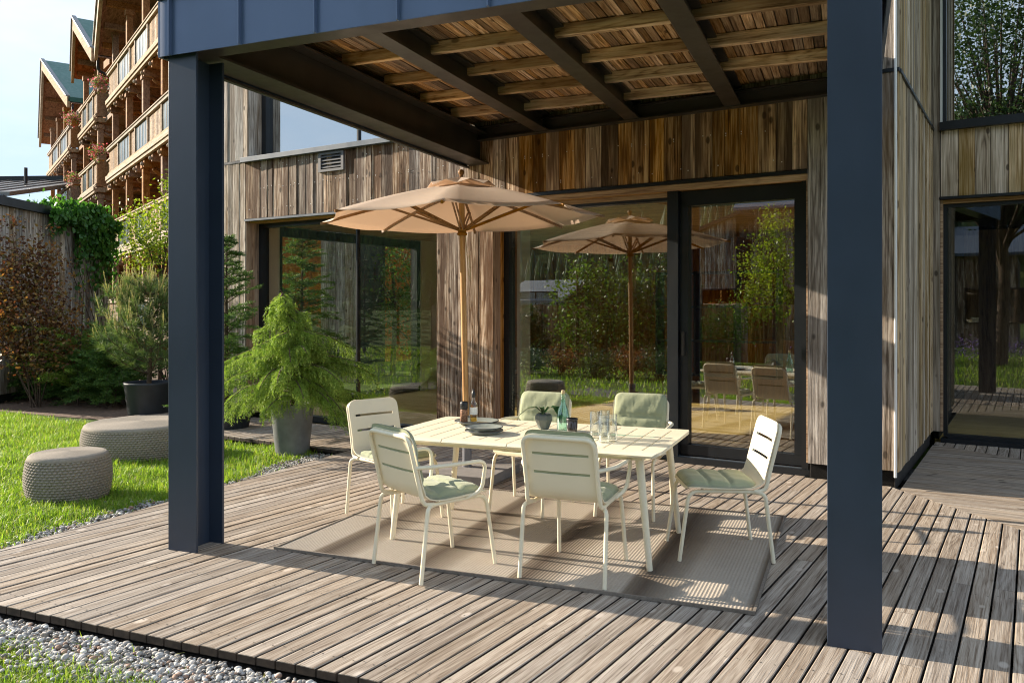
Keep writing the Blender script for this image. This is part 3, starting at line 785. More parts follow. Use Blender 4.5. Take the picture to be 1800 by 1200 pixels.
# ================================================================== rug
def make_rug():
    p0, p1, q0, q1 = .595, 3.353, .255, 2.18
    w = p1-p0; n = 150; v = []; f = []
    for i in range(n*4+1):
        x = w*i/(n*4); zz = .008 + .0035*abs(math.sin(PI*i/4))
        v += [(x,0,zz),(x,q1-q0,zz)]
    for i in range(n*4): f.append((2*i,2*i+2,2*i+3,2*i+1))
    rug = link_mesh('rug', fast_mesh('rug', v, f), M['rug'], None, PW(p0,q0,0.0), P_ANG)
    tag(rug, 'ribbed beige outdoor rug with darker bands under the dining table', 'rug')
    MB().box(-.012,w+.012,-.014,.0,.002,.017).box(-.012,w+.012,q1-q0,q1-q0+.014,.002,.017).box(-.014,.0,0,q1-q0,.002,.0155).box(w,w+.014,0,q1-q0,.002,.0155).build('hem', plain('rug hem',(.20,.17,.14),.9,nscale=60,var=.2), rug)
make_rug()
RUG_Z = .011

# ================================================================== dining table
def make_table():
    cx, cy = 1.955, 1.085; T = empty('dining_table', PW(cx,cy,RUG_Z), P_ANG, 'long cream slotted metal dining table laid with plates and glasses', 'table')
    HX, HY, TOP = .878, .488, .652
    for (a,b) in ((-.878,-.435),(-.431,-.012),(-.008,.878)):
        n = max(3, round((b-a)/.112)); xs = [a]
        for i in range(1,n): xs += [a+(b-a)*i/n-.0035, a+(b-a)*i/n+.0035]
        xs.append(b)
        ys = [-HY,-HY+.02,-.40,.40,HY-.02,HY]
        idx = {}; vs = []; fs = []
        def vid(i,j):
            if (i,j) not in idx:
                x, y = xs[i], ys[j]; z = TOP
                if j in (0,len(ys)-1): z -= .016
                if (i == 0 and a < -.8) or (i == len(xs)-1 and b > .8):
                    if j in (0,len(ys)-1): x *= .955
                    elif j in (1,len(ys)-2): x *= .985
                idx[(i,j)] = len(vs); vs.append((x,y,z))
            return idx[(i,j)]
        for i in range(len(xs)-1):
            slot = i % 2 == 1
            for j in range(len(ys)-1):
                if slot and j == 2: continue
                fs.append((vid(i,j),vid(i+1,j),vid(i+1,j+1),vid(i,j+1)))
        mb = MB().add(vs, fs); o = mb.build('table_panel', M['cream'], T)
        m = o.modifiers.new('solid','SOLIDIFY'); m.thickness = .018; m.offset = -1
        m = o.modifiers.new('bev','BEVEL'); m.width = .003; m.segments = 2; m.limit_method = 'ANGLE'; m.angle_limit = R(50)
    for sx in (-1,1):
        for sy in (-1,1):
            MB().tube([(sx*.745,sy*.385,.622),(sx*.81,sy*.41,.0)], [.024,.0165], 14).build('leg', M['cream'], T)
    fr = MB()
    for sy in (-1,1): fr.box(-.77,.77,sy*.40-.015,sy*.40+.015,.598,.631)
    for sx in (-1,1): fr.box(sx*.76-.015,sx*.76+.015,-.384,.384,.598,.631)
    fr.build('under_frame', M['cream'], T)
make_table()

# ================================================================== chairs
SEATP = [(.222,.398),(.212,.412),(.185,.418),(.10,.414),(.0,.409),(-.09,.408),(-.145,.413),(-.185,.425),(-.213,.447),(-.230,.475),(-.239,.505)]
def back_y(z): return -.239 - (z-.505)*.255
BACKZ = [.54,.566,.581,.62,.668,.683,.715,.74,.757,.769,.777,.781]
def profile(): return SEATP + [(back_y(z), z) for z in BACKZ]
def half_w(y, z, top=.781, w0=.205):
    if z > .5:
        w = w0; d = top - z
        if d < .055: w = w0 - .055 + math.sqrt(max(0,.055**2-(.055-d)**2))
        return w
    if y > .17: 
        d = .222-y; return w0 - .05 + math.sqrt(max(0,.05**2-(.05-min(d,.05))**2)) + .002
    return w0 + .006
XC = [-1,-.88,-.76,-.5,-.25,0,.25,.5,.76,.88,1]
def shell_mesh():
    pr = profile(); vs = []; fs = []; n = len(XC)
    for (y,z) in pr:
        w = half_w(y,z)
        for x in XC:
            cup = .010*(abs(x)**2.2) if z > .45 else .004*(abs(x)**2)
            vs.append((x*w, y + (cup if z > .45 else 0), z + (0 if z > .45 else cup)))
    zs = [z for _,z in pr]
    for i in range(len(pr)-1):
        slot = (abs(zs[i]-.566) < 1e-6) or (abs(zs[i]-.668) < 1e-6)
        for j in range(n-1):
            if slot and 2 <= j <= 7: continue
            fs.append((i*n+j, i*n+j+1, (i+1)*n+j+1, (i+1)*n+j))
    return vs, fs
TR = .0115
def make_chair(name, arms):
    c = empty(name)
    vs, fs = shell_mesh()
    o = MB().add(vs, fs, True).build('seat_shell', M['cream'], c)
    m = o.modifiers.new('solid','SOLIDIFY'); m.thickness = .006; m.offset = 1
    m = o.modifiers.new('split','EDGE_SPLIT'); m.split_angle = R(32)
    # tube round the back
    def bp(sx, z, dy=-.012): return (sx*.199, back_y(z)+dy, z)
    path = [(-.205,-.16,.395),(-.205,-.225,.40)] + [bp(-1,.50),bp(-1,.762),bp(1,.762),bp(1,.50)] + [(.205,-.225,.40),(.205,-.16,.395)]
    MB().tube(fillet(path, .055, 6), TR, 12).build('back_frame', M['cream'], c)
    for sx in (-1,1):
        fp = fillet([(sx*.203,.262,.0),(sx*.186,.205,.392),(sx*.192,-.02,.394)], .06, 6)
        MB().tube(fp, [TR*1.0]*len(fp), 12).build('leg', M['cream'], c)
        rp = fillet([(sx*.192,-.02,.394),(sx*.196,-.165,.390),(sx*.232,-.215,.385),(sx*.236,-.262,.0)], .045, 6)
        MB().tube(rp, TR, 12).build('leg', M['cream'], c)
        if arms:
            y0 = back_y(.60)
            ap = fillet([(sx*.199,y0-.012,.60),(sx*.262,y0+.10,.604),(sx*.262,.150,.600),(sx*.240,.135,.43),(sx*.196,.06,.394)], .06, 7)
            MB().tube(ap, TR*.96, 12).build('armrest', M['cream'], c)
    return c
def pad_mesh(prof, w0, th, seams=(), xseams=(), seed=0):
    """a stuffed pad following a profile (y,z)"""
    rs = random.Random(seed)
    P = [Vector((0,a,b)) for a,b in prof]; d = [0]
    for i in range(1,len(P)): d.append(d[-1]+(P[i]-P[i-1]).length)
    L = d[-1]; NR, NX = 44, 22; vs = []; fs = []
    def at(s):
        for i in range(1,len(d)):
            if s <= d[i] or i == len(d)-1:
                t = (s-d[i-1])/(d[i]-d[i-1]); return P[i-1].lerp(P[i], min(1,max(0,t)))
    ph = [rs.uniform(0,6) for _ in range(6)]
    for side in (0,1):
        for i in range(NR+1):
            u = i/NR; uu = .5-.5*math.cos(PI*u); s = L*(.35*u+.65*uu)
            p = at(s); t = (at(min(L,s+.02))-at(max(0,s-.02))).normalized()
            nrm = Vector((0, t.z, -t.y))
            e1 = max(0, 1-abs(2*s/L-1)**(9 if L > .6 else 6))**.45
            cw = 1.0
            for end in (s, L-s):
                if end < .05: cw = min(cw, (w0-.05+math.sqrt(max(0,.05**2-(.05-end)**2)))/w0)
            for j in range(NX+1):
                xx = math.sin(PI*(j/NX-.5)); xx = .55*xx + .45*(2*j/NX-1)
                e2 = max(0, 1-abs(xx)**6)**.45
                h = th*e1*e2
                if side == 0:
                    for sm in seams: h *= 1 - .42*math.exp(-((s-sm)/.011)**2)
                    for xm in xseams: h *= 1 - .40*math.exp(-((xx*w0-xm)/.010)**2)
                    h += .0022*e1*e2*(math.sin(38*s+ph[0]+9*xx)+math.sin(23*xx+ph[1]+31*s))
                else: h = .002 - .004*e1*e2
                w = w0*cw*(1+.012*math.sin(9*s+ph[2]))
                q = p + nrm*(h+.004); vs.append((xx*w, q.y, q.z))
    n = NX+1; off = (NR+1)*n
    for i in range(NR):
        for j in range(NX):
            a = i*n+j; fs.append((a,a+1,a+n+1,a+n)); fs.append((off+a,off+a+n,off+a+n+1,off+a+1))
    for i in range(NR):
        a = i*n; fs.append((a,a+n,off+a+n,off+a)); a = i*n+NX; fs.append((a,off+a,off+a+n,a+n))
    for j in range(NX):
        a = j; fs.append((a,off+a,off+a+1,a+1)); a = NR*n+j; fs.append((a,a+1,off+a+1,off+a))
    return vs, fs
def make_cushion(kind, seed):
    if kind == 'long':
        prof = [(y,z) for y,z in SEATP[2:]] + [(back_y(z), z) for z in (.54,.60,.66,.72,.77,.80)]
        vs, fs = pad_mesh(prof, .196, .048, (.145,.29,.46,.60), (), seed)
    else:
        prof = [(y,z) for y,z in SEATP[1:8]]
        vs, fs = pad_mesh(prof, .198, .042, (.12,.25), (), seed)
    mb = MB().add(vs, fs, True)
    o = mb.build('seat_cushion' if kind != 'long' else 'chair_cushion', M['cushion'])
    return o
def place(o, p, q, face, z=RUG_Z):
    """face: direction (p,q) the chair looks to"""
    o.location = PW(p,q,z); o.rotation_euler = (0,0, P_ANG + math.atan2(face[1],face[0]) - PI/2)
arm0 = make_chair('armchair', True); side0 = make_chair('dining_chair', False)
long_cu = [
 (1.63,.335,(.24,.466),'cream metal armchair with its back to the camera, left of the two near the front','sage green cushion on the front left armchair'),
 (2.39,.555,(.02,1),'cream metal armchair with its back to the camera, in front of the glasses','sage green cushion on the front middle armchair'),
 (1.635,1.78,(-.03,-1),'cream armchair behind the table, in line with the potted leaf vase','sage green cushion on the rear armchair behind the vase'),
 (2.345,1.955,(.03,-1),'cream armchair behind the table, beside the black mullion of the sliding door','sage green cushion on the rear armchair beside the door mullion')]
for i,(p,q,fc,lab,cl) in enumerate(long_cu):
    c = arm0 if i == 0 else copy_tree(arm0)
    tag(c, lab, 'chair', 'cream chairs round the dining table'); place(c, p, q, fc)
    cu = make_cushion('long', i); tag(cu, cl, 'cushion', 'sage cushions on the chairs'); place(cu, p, q, fc)
seat_cu = [
 (.865,1.20,(.905,-.426),'cream armless chair at the left end of the table','flat sage seat pad on the left end chair'),
 (3.05,1.195,(-.93,-.37),'cream armless chair at the right end of the table, turned outward','flat sage seat pad on the right end chair')]
for i,(p,q,fc,lab,cl) in enumerate(seat_cu):
    c = side0 if i == 0 else copy_tree(side0)
    tag(c, lab, 'chair', 'cream chairs round the dining table'); place(c, p, q, fc)
    cu = make_cushion('seat', 10+i); tag(cu, cl, 'cushion', 'sage cushions on the chairs'); place(cu, p, q, fc)
    if i == 1: MB().box(-.207,-.193,-.165,-.13,.418,.436).build('care_tag', M['tag'], cu) if False else MB().box(.193,.212,-.16,-.12,.424,.428).build('care_tag', M['tag'], cu)

# ================================================================== parasol
def make_parasol():
    bx, by = -.387, 7.10
    st = empty('parasol_stand', (bx,by,0), P_ANG, 'square grey slab parasol stand with upright tube on the deck', 'stand')
    MB().box(-.37,.37,-.37,.30,.004,.082).build('slab', M['stand'], st, bevel=.006)
    MB().tube([(0,0,.082),(0,0,.52)], .040, 20).build('tube', M['standtube'], st)
    MB().tube([(.04,0,.42),(.075,0,.42)], [.010,.018], 8).build('knob', M['black'], st)
    U = empty('parasol', (bx,by,0), 0, 'open tan canvas parasol on a teak pole behind the table', 'parasol')
    top = Vector((-.050,0,2.50))
    MB().tube([(0,0,.10),tuple(top*.5+Vector((0,0,.0))),tuple(top)], .0255, 16).build('pole', M['teak'], U)
    ang = [87+45*k for k in range(8)]; rad = 1.215
    apex = top + Vector((0,0,.02))
    def tip(a, r=rad): 
        x = math.sin(R(a))*r; y = -math.cos(R(a))*r; return Vector((top.x+x, y, 2.212 + .020*x))
    can = MB(); NS, NC = 10, 7; vs = []; fs = []
    for k in range(8):
        A = tip(ang[k]); B = tip(ang[(k+1)%8]); base = len(vs)
        for i in range(NS+1):
            t = i/NS
            for j in range(NC+1):
                w = j/NC
                P = apex.lerp(A,t).lerp(apex.lerp(B,t), w)
                sag = (-.026*math.sin(PI*w)*t) + .022*math.sin(PI*t)
                P = P + Vector((0,0,sag))
                if i == NS:
                    cdir = (apex-P); cdir.z = 0; P += cdir.normalized()*.035*math.sin(PI*w)
                vs.append(P)
        for i in range(NS):
            for j in range(NC):
                a = base + i*(NC+1)+j; fs.append((a,a+1,a+NC+2,a+NC+1))
    o = can.add(vs, fs, True).build('canopy', M['canopy'], U)
    m = o.modifiers.new('weld','WELD'); m.merge_threshold = .0005
    m = o.modifiers.new('solid','SOLIDIFY'); m.thickness = .002
    # vent cap
    vs = [apex + Vector((0,0,.050))]; fs = []
    for k in range(8):
        for dk in (0,.5):
            a0 = ang[k]; a1 = a0 + 45
            a = a0 + (a1-a0)*dk; r = .30 if dk == 0 else .265
            q = apex.lerp(tip(a), r/rad); zz = .022*math.sin(PI*r/rad)
            vs.append(q + Vector((0,0,.028+zz-(.006 if dk == 0 else -.026))))
    for k in range(16): fs.append((0,1+k,1+(k+1)%16))
    o = MB().add(vs, fs, False).build('vent_cap', M['canopy'], U)
    m = o.modifiers.new('solid','SOLIDIFY'); m.thickness = .003
    MB().lathe([(.001,0),(.016,.002),(.013,.02),(.024,.035),(.027,.05),(.02,.066),(.001,.073)], 16, c=tuple(apex+Vector((0,0,.045)))).build('finial', M['teak_dark'], U)
    hub = Vector((top.x*.85,0,2.10))
    MB().lathe([(.026,-.035),(.042,-.03),(.046,-.012),(.036,-.008),(.036,.006),(.048,.01),(.048,.03),(.028,.035)], 18, c=tuple(hub)).build('hub', M['teak_dark'], U)
    MB().lathe([(.026,-.02),(.05,-.02),(.05,.012),(.026,.012)], 18, c=(top.x,0,2.462)).build('crown', M['teak_dark'], U)
    for a in ang:
        t = tip(a, rad*1.012); inner = Vector((top.x,0,2.455)) + Vector((math.sin(R(a)),-math.cos(R(a)),0))*.045
        pts = []
        for i in range(7):
            u = i/6; P = inner.lerp(t,u); P.z += .022*math.sin(PI*u) - .018*(1-u*.3); pts.append(P)
        mb = MB()
        for i in range(6): mb.bar(pts[i], pts[i+1], .017, .022)
        rb = mb.build('rib', M['teak_dark'], U)
        mid = pts[3] + Vector((0,0,-.012)); h = hub + Vector((math.sin(R(a)),-math.cos(R(a)),0))*.045 + Vector((0,0,.02))
        mb = MB(); sd = Vector((math.cos(R(a)),math.sin(R(a)),0))*.013
        mb.bar(h+sd, mid+sd, .010, .019); mb.bar(h-sd, mid-sd, .010, .019)
        mb.build('strut', M['teak_dark'], rb)
    # pull cord
    MB().tube([(top.x+.035,.0,2.08),(.0,-.03,1.9),(.015,-.03,1.72),(.028,-.025,1.66),(.03,-.03,1.74),(.02,-.03,1.9)], .004, 6).build('cord', M['brass'], U)
make_parasol()

# ================================================================== things on the table
TT = RUG_Z + .655
def thing(name, p, q, label, cat, group=None, z=TT, rz=0): return empty(name, PW(p,q,z), P_ANG+rz, label, cat, group)
def plate(p, q, r, label, rim=M['ceramic_rim'], z=TT, h=.02):
    e = thing('plate', p, q, label, 'plate', None, z)
    MB().lathe([(.001,.004),(r*.62,.004),(r*.70,.006),(r*.98,h),(r,h),(r,h-.003),(r*.72,.0),(.001,.0)], 40).build('dish', M['ceramic'], e)
    MB().lathe([(r*.975,h+.0005),(r*1.004,h+.0006),(r*1.006,h-.004),(r*.98,h-.006)], 40).build('rim', rim, e)
plate(1.437,1.292,.150,'wide grey stoneware plate carrying the oil bottle and mill')
plate(1.663,.914,.120,'lower grey stoneware plate of the pair near the front edge')
plate(1.663,.914,.118,'upper grey stoneware plate of the pair near the front edge', z=TT+.0215)
e = thing('oil_bottle', 1.405, 1.31, 'slim glass bottle of golden oil with black stopper', 'bottle', None, TT+.006)
MB().lathe([(.001,0),(.024,0),(.0265,.004),(.0265,.10),(.022,.125),(.010,.148),(.009,.175)], 20).build('body', M['tumbler'], e)
MB().lathe([(.001,.004),(.0215,.004),(.0225,.008),(.0225,.098),(.018,.115),(.001,.116)], 20).build('oil', M['oil'], e)
MB().lathe([(.0268,.050),(.0272,.052),(.0272,.098),(.0268,.10)], 20).build('paper_label', M['paperlabel'], e)
MB().lathe([(.011,.165),(.0125,.167),(.0125,.20),(.007,.205),(.006,.222),(.001,.223)], 14).build('stopper', M['millhead'], e)
e = thing('pepper_mill', 1.345, 1.285, 'glass pepper mill with black head beside the oil bottle', 'mill', None, TT+.006)
MB().lathe([(.001,0),(.025,0),(.025,.075),(.022,.085)], 20).build('body', M['pepper'], e)
MB().lathe([(.024,.085),(.027,.09),(.027,.128),(.022,.138),(.001,.14)], 20).build('head', M['millhead'], e)
e = thing('vase', 1.949, 1.217, 'small faceted grey vase holding dark green leaves', 'vase')
MB().lathe([(.001,0),(.028,0),(.034,.004),(.058,.062),(.055,.088),(.044,.100),(.040,.098),(.040,.07),(.001,.06)], 7, smooth=False).build('body', M['vase'], e)
def big_leaf(pts, w, name, parent):
    mb = MB(); n = len(pts); vs = []
    for i,P in enumerate(pts):
        u = i/(n-1); ww = w*math.sin(PI*min(.985,.08+u*.92))**.8; P = Vector(P)
        d = (Vector(pts[min(n-1,i+1)])-Vector(pts[max(0,i-1)])).normalized(); sd = d.cross(Vector((0,0,1))).normalized()
        vs += [P-sd*ww+Vector((0,0,ww*.35)), P, P+sd*ww+Vector((0,0,ww*.35))]
    fs = []
    for i in range(n-1): fs += [(3*i,3*i+1,3*i+4,3*i+3),(3*i+1,3*i+2,3*i+5,3*i+4)]
    o = mb.add(vs, fs, True).build(name, M['houseplant'], parent)
for pts, w in (([(0,-.01,.10),(-.05,-.02,.135),(-.10,-.03,.125),(-.15,-.045,.085),(-.165,-.05,.05)],.028),([(.0,0,.10),(.045,-.01,.14),(.09,-.02,.135),(.12,-.03,.095),(.13,-.035,.04)],.036),([(0,0,.1),(-.03,.04,.13),(-.07,.07,.12)],.02),([(0,0,.1),(.015,-.03,.115),(.01,-.06,.10)],.022)):
    big_leaf(pts, w, 'leaf', e)
e = thing('water_bottle', 2.097, 1.17, 'pale aqua glass bottle with cork stopper', 'bottle')
MB().lathe([(.001,.002),(.036,.0),(.041,.006),(.042,.095),(.034,.135),(.017,.175),(.0145,.222),(.017,.226),(.017,.236),(.0125,.236),(.0115,.222),(.014,.172),(.031,.132),(.039,.094),(.038,.010),(.001,.008)], 28).build('body', M['aqua'], e)
MB().lathe([(.001,.222),(.0115,.223),(.013,.256),(.011,.259),(.001,.259)], 14).build('cork', M['cork'], e)
e = thing('tealight_cup', 2.175, 1.11, 'short dark smoked cup beside the aqua bottle', 'cup')
MB().lathe([(.001,0),(.032,0),(.033,.003),(.035,.092),(.032,.092),(.030,.006),(.001,.006)], 24).build('cup', M['smoke'], e)
MB().lathe([(.0352,.080),(.0362,.081),(.0362,.094),(.031,.094)], 24).build('rim', M['millhead'], e)
gl = [(2.356,1.003,'clear tumbler nearest the dark cup'),(2.398,1.068,'clear tumbler at the back of the group of four'),(2.454,.859,'clear tumbler at the front of the group of four'),(2.486,.917,'clear tumbler at the right of the group of four')]
tm = None
for (p,q,lab) in gl:
    mb = MB().lathe([(.001,0),(.029,0),(.0295,.003),(.0305,.158),(.0285,.1585),(.0268,.012),(.001,.009)], 28)
    if tm is None:
        o = mb.build('tumbler', M['tumbler']); tm = o.data
    else: o = link_mesh('tumbler', tm, None)
    o.location = PW(p,q,TT); tag(o, lab, 'glass', 'tumblers on the dining table')

# ================================================================== poufs
def pouf(x, y, r, h, label, seed):
    e = empty('pouf', (x,y,-.085), seed, label, 'pouf', 'woven poufs on the lawn')
    nk = int(2*PI*r/.037); nr = int((h-.05)/.0215); cu, cv = nk*6, nr*5
    i = np.arange(cu); j = np.arange(cv+1)
    A, J = np.meshgrid(2*PI*i/cu, j, indexing='xy')
    row = np.floor(J/5); fu = (A/(2*PI)*nk + .5*(row % 2)) % 1; fv = (J % 5)/5
    bump = np.maximum(0, np.sin(PI*fu))**.7*np.sin(PI*np.clip(fv,0,1))
    zz = .012 + (h-.05)*J/cv
    bulge = .030*np.sin(PI*np.clip(zz/h,0,1))
    rr = r - .03 + bulge + .015*bump
    v = np.stack([rr*np.cos(A), rr*np.sin(A), zz], -1).reshape(-1,3)
    jj, ii = np.meshgrid(np.arange(cv), np.arange(cu), indexing='ij')
    f = np.stack([jj*cu+ii, jj*cu+(ii+1)%cu, (jj+1)*cu+(ii+1)%cu, (jj+1)*cu+ii], -1).reshape(-1,4)
    link_mesh('woven_side', fast_mesh('woven_side', v, f, True), M['rope'], e)
    prof = [(r-.025, h-.045)]
    for t in range(7):
        a = PI/2*t/6; prof.append((r-.045+.032*math.cos(a)+.002*(t%2), h-.045+.042*math.sin(a)))
    n = int((r-.05)/.013)
    for t in range(n*3):
        u = t/(n*3); prof.append(((r-.05)*(1-u), h-.002+.012*math.sin(u*PI/2)+.0026*abs(math.sin(PI*t/3))))
    prof.append((.001,h+.010))
    MB().lathe(prof, 72).build('coiled_top', M['rope'], e)
pouf(-3.56, 6.62, .308, .375, 'small round woven beige pouf, nearer of the two on the lawn', .3)
pouf(-3.83, 8.52, .555, .355, 'wide round woven beige pouf behind the steel post on the lawn', 1.1)

# ================================================================== scattered small stuff
def unit(a): return a / np.maximum(1e-9, np.linalg.norm(a, axis=-1, keepdims=True))
def needles(A, B, m, length, width, ang=.9, jl=.35, down=0.0):
    A = np.asarray(A, float); B = np.asarray(B, float); n = len(A)
    t = rng.uniform(.02, 1.0, (n,m,1)); D = unit(B-A)[:,None,:]
    P = A[:,None,:] + (B-A)[:,None,:]*t
    pr = unit(np.cross(np.broadcast_to(D,(n,m,3)), rng.normal(size=(n,m,3))))
    an = ang*rng.uniform(.75,1.2,(n,m,1))
    d = D*np.cos(an) + pr*np.sin(an); d[...,2] -= down; d = unit(d)
    sd = unit(np.cross(d, rng.normal(size=(n,m,3))))*width/2
    L = length*rng.uniform(1-jl,1+jl,(n,m,1))
    v = np.stack([P-sd, P+sd, P+d*L], 2).reshape(-1,3)
    return v
def tri_obj(name, v, mat, parent=None, loc=None):
    f = np.arange(len(v)).reshape(-1,3); return link_mesh(name, fast_mesh(name, v, f), mat, parent, loc)
LEAF_V = np.array([(0,0,0),(.30,.38,.06),(.22,.75,.05),(0,1,0),(-.22,.75,.05),(-.30,.38,.06),(0,.5,-.03)])
LEAF_F = np.array([(0,1,6),(1,2,6),(2,3,6),(3,4,6),(4,5,6),(5,0,6)])
LEAF2_V = np.array([(0,0,0),(.3,.45,.05),(0,1,0),(-.3,.45,.05)]); LEAF2_F = np.array([(0,1,2),(0,2,3)])
def leaves(pos, size, tilt=PI, lod=1):
    n = len(pos); m = rand_rot(n, tilt)*(size*rng.uniform(.6,1.25,n))[:,None,None]
    v, f = instance_np(LEAF_V if lod == 0 else LEAF2_V, LEAF_F if lod == 0 else LEAF2_F, m, np.asarray(pos)); return v, f

# ---- pebbles
def ico(sub):
    bm = bmesh.new(); bmesh.ops.create_icosphere(bm, subdivisions=sub, radius=1.0)
    v = np.array([x.co[:] for x in bm.verts]); f = np.array([[q.index for q in x.verts] for x in bm.faces]); bm.free(); return v, f
def q_grass(p): return -1.17 - .15*(p-.2) + .025*math.sin(p*7) + .018*math.sin(p*17+1)
def p_grass(q): return -1.17 - .05*math.sin(q*3.1) - .035*math.sin(q*7.7+1) - (.12 if q > 2.2 else 0)*min(1,(q-2.2)/.8 if q > 2.2 else 0)
def pebbles(name, pts, sub, rmin, rmax):
    pts = np.array(pts); n = len(pts); bv, bf = ico(sub)
    r = rmin + (rmax-rmin)*rng.uniform(0,1,n)**1.7
    m = rand_rot(n, .5)*r[:,None,None]; sq = np.zeros((n,3,3)); sq[:,0,0] = rng.uniform(.95,1.35,n); sq[:,1,1] = rng.uniform(.75,1.0,n); sq[:,2,2] = rng.uniform(.45,.8,n)
    v, f = instance_np(bv, bf, m @ sq, pts)
    return tag(link_mesh(name, fast_mesh(name, v, f, True), M['pebble']), kind='stuff')
pts = []
while len(pts) < 10500:
    p = random.uniform(-.8,2.7); q = random.uniform(-1.95,-1.03); g = q_grass(p)
    if q < g and random.random() > math.exp((q-g)/.10)*.8: continue
    w = PW(p,q); pts.append((w.x,w.y,-.074+random.uniform(0,.026)))
pebbles('pebbles', pts, 2, .0048, .0155)
pts = []
while len(pts) < 5600:
    q = random.uniform(-1.1,4.3); p = random.uniform(-1.75,-.94); g = p_grass(q)
    if p < g and random.random() > math.exp((p-g)/.06)*.7: continue
    s, t = P2H(p,q)
    if t > STRIP_T - .01: continue
    w = PW(p,q); pts.append((w.x,w.y,-.072+random.uniform(0,.026)))
for _ in range(700):
    s = random.uniform(-5.6,-4.2); t = random.uniform(-1.42,-1.13); w = HW(s,t)
    if W2P(w.x,w.y)[0] < -.94: pts.append((w.x,w.y,-.086+random.uniform(0,.02)))
pebbles('pebbles', pts, 1, .006, .0165)

# ---- grass
def blades(name, pts, hmin, hmax, w):
    pts = np.array(pts); n = len(pts); h = rng.uniform(hmin,hmax,n)*rng.uniform(.6,1.1,n)
    clump = np.sin(pts[:,0]*5.1+1.3*np.sin(pts[:,1]*3.7))*np.cos(pts[:,1]*4.3); h *= 1+.28*clump
    a = rng.uniform(0,2*PI,n); lean = rng.uniform(.15,1.15,n)
    d = np.stack([np.cos(a),np.sin(a),np.zeros(n)],-1); sd = np.stack([-np.sin(a),np.cos(a),np.zeros(n)],-1)*(w*rng.uniform(.7,1.3,n))[:,None]/2
    up = np.array([0,0,1.0])
    P1 = pts + up*(h*.62)[:,None] + d*(h*lean*.28)[:,None]; P2 = pts + up*(h*np.maximum(.45,1-.35*lean))[:,None] + d*(h*lean*.8)[:,None]
    v = np.stack([pts-sd,pts+sd,P1+sd*.8,P1-sd*.8,P2],1).reshape(-1,3)
    b = (np.arange(n)*5)[:,None,None]
    f = (np.array([(0,1,2),(0,2,3),(3,2,4)])[None]+b).reshape(-1,3)
    return tag(link_mesh(name, fast_mesh(name, v, f), M['grass']), kind='stuff')
def vis(x, y, z=-.08, m=60):
    if y < .5: return False
    u = CX+F_PX*x/y; v = CY-F_PX*(z-CAM_H)/y
    return -m < u < 1800+m and v < 1200+2*m
pouf_c = ((-3.56,6.62,.29),(-3.83,8.52,.55),(-2.28,8.5,.15),(-5.0,11.4,.28),(-3.45,9.95,.25))
def lawn_ok(x, y):
    for (a,b,r) in pouf_c:
        if (x-a)**2+(y-b)**2 < r*r: return False
    if y > 13.3 + (x+8)*-.35 and x < -4.4: return False
    s,t = W2H(x,y)
    if t > STRIP_T - .03: return False
    return True
pts = []
while len(pts) < 95000:
    y = 3.2 + 10.4*random.random()**1.15; u = random.uniform(-60,640); x = (u-CX)/F_PX*y
    p,q = W2P(x,y)
    if q < -1.0: continue
    g = p_grass(q)
    if p > g - .01:
        if p > -.96 or random.random() > .05: continue
    if not lawn_ok(x,y): continue
    pts.append((x,y,-.10))
blades('grass', pts, .050, .125, .0058)
pts = []
while len(pts) < 24000:
    p = random.uniform(-.4,1.7); q = random.uniform(-1.75,-1.05); g = q_grass(p)
    if q > g + .02 and random.random() > .025: continue
    if q > g - .04 and random.random() > .5: continue
    w = PW(p,q); pts.append((w.x,w.y,-.10))
blades('grass', pts, .045, .10, .0042)
pts = []
for _ in range(42000):      # the rest of the lawn, seen mirrored in the panes
    t = -random.uniform(1.0,17)**1.0; s = random.uniform(-22,2); w = HW(s,t)
    p,q = W2P(w.x,w.y)
    if p > -1.15 and q > -1.3: continue
    if vis(w.x,w.y): continue
    pts.append((w.x,w.y,-.10))
blades('grass', pts, .07, .15, .014)
# ---- bark chips
pts = []
while len(pts) < 5200:
    x = random.uniform(-12,-4.5); y = random.uniform(11.2,17.5)
    if y < 13.2 + (x+8)*-.36 or x > -4.5: continue
    pts.append((x,y,-.085+random.uniform(0,.02)))
pts = np.array(pts); n = len(pts)
bv = np.array([(-1,-.4,0),(1,-.35,.1),(1.1,.4,0),(-.9,.35,.15)]); bf = np.array([(0,1,2),(0,2,3)])
v, f = instance_np(bv, bf, rand_rot(n,.7)*rng.uniform(.012,.034,n)[:,None,None], pts)
tag(link_mesh('bark_chips', fast_mesh('bark_chips', v, f), M['chip']), kind='stuff')

# ================================================================== planters
def planter(x, y, r0, r1, h, mat, label, z0=-.10):
    e = empty('planter', (x,y,z0), 0, label, 'planter', 'planters by the house')
    MB().lathe([(.001,0),(r0*.97,0),(r0,.01),(r1,h-.03),(r1*1.02,h-.025),(r1*1.02,h),(r1*.93,h),(r1*.91,h-.05),(.001,h-.05)], 40).build('pot', mat, e)
    MB().lathe([(r1*.915,h-.048),(.001,h-.035)], 24).build('soil', M['soil'], e)
    return e
planter(-2.27,8.52,.165,.218,.56,M['pot_grey'],'mid grey tapered planter holding the drooping spruce')
planter(-5.02,11.4,.26,.32,.52,M['pot_dark'],'dark round planter holding the long needled pine')
planter(-3.42,9.98,.20,.27,.34,M['pot_dark'],'low dark planter behind the steel post, holding the upright spruce')

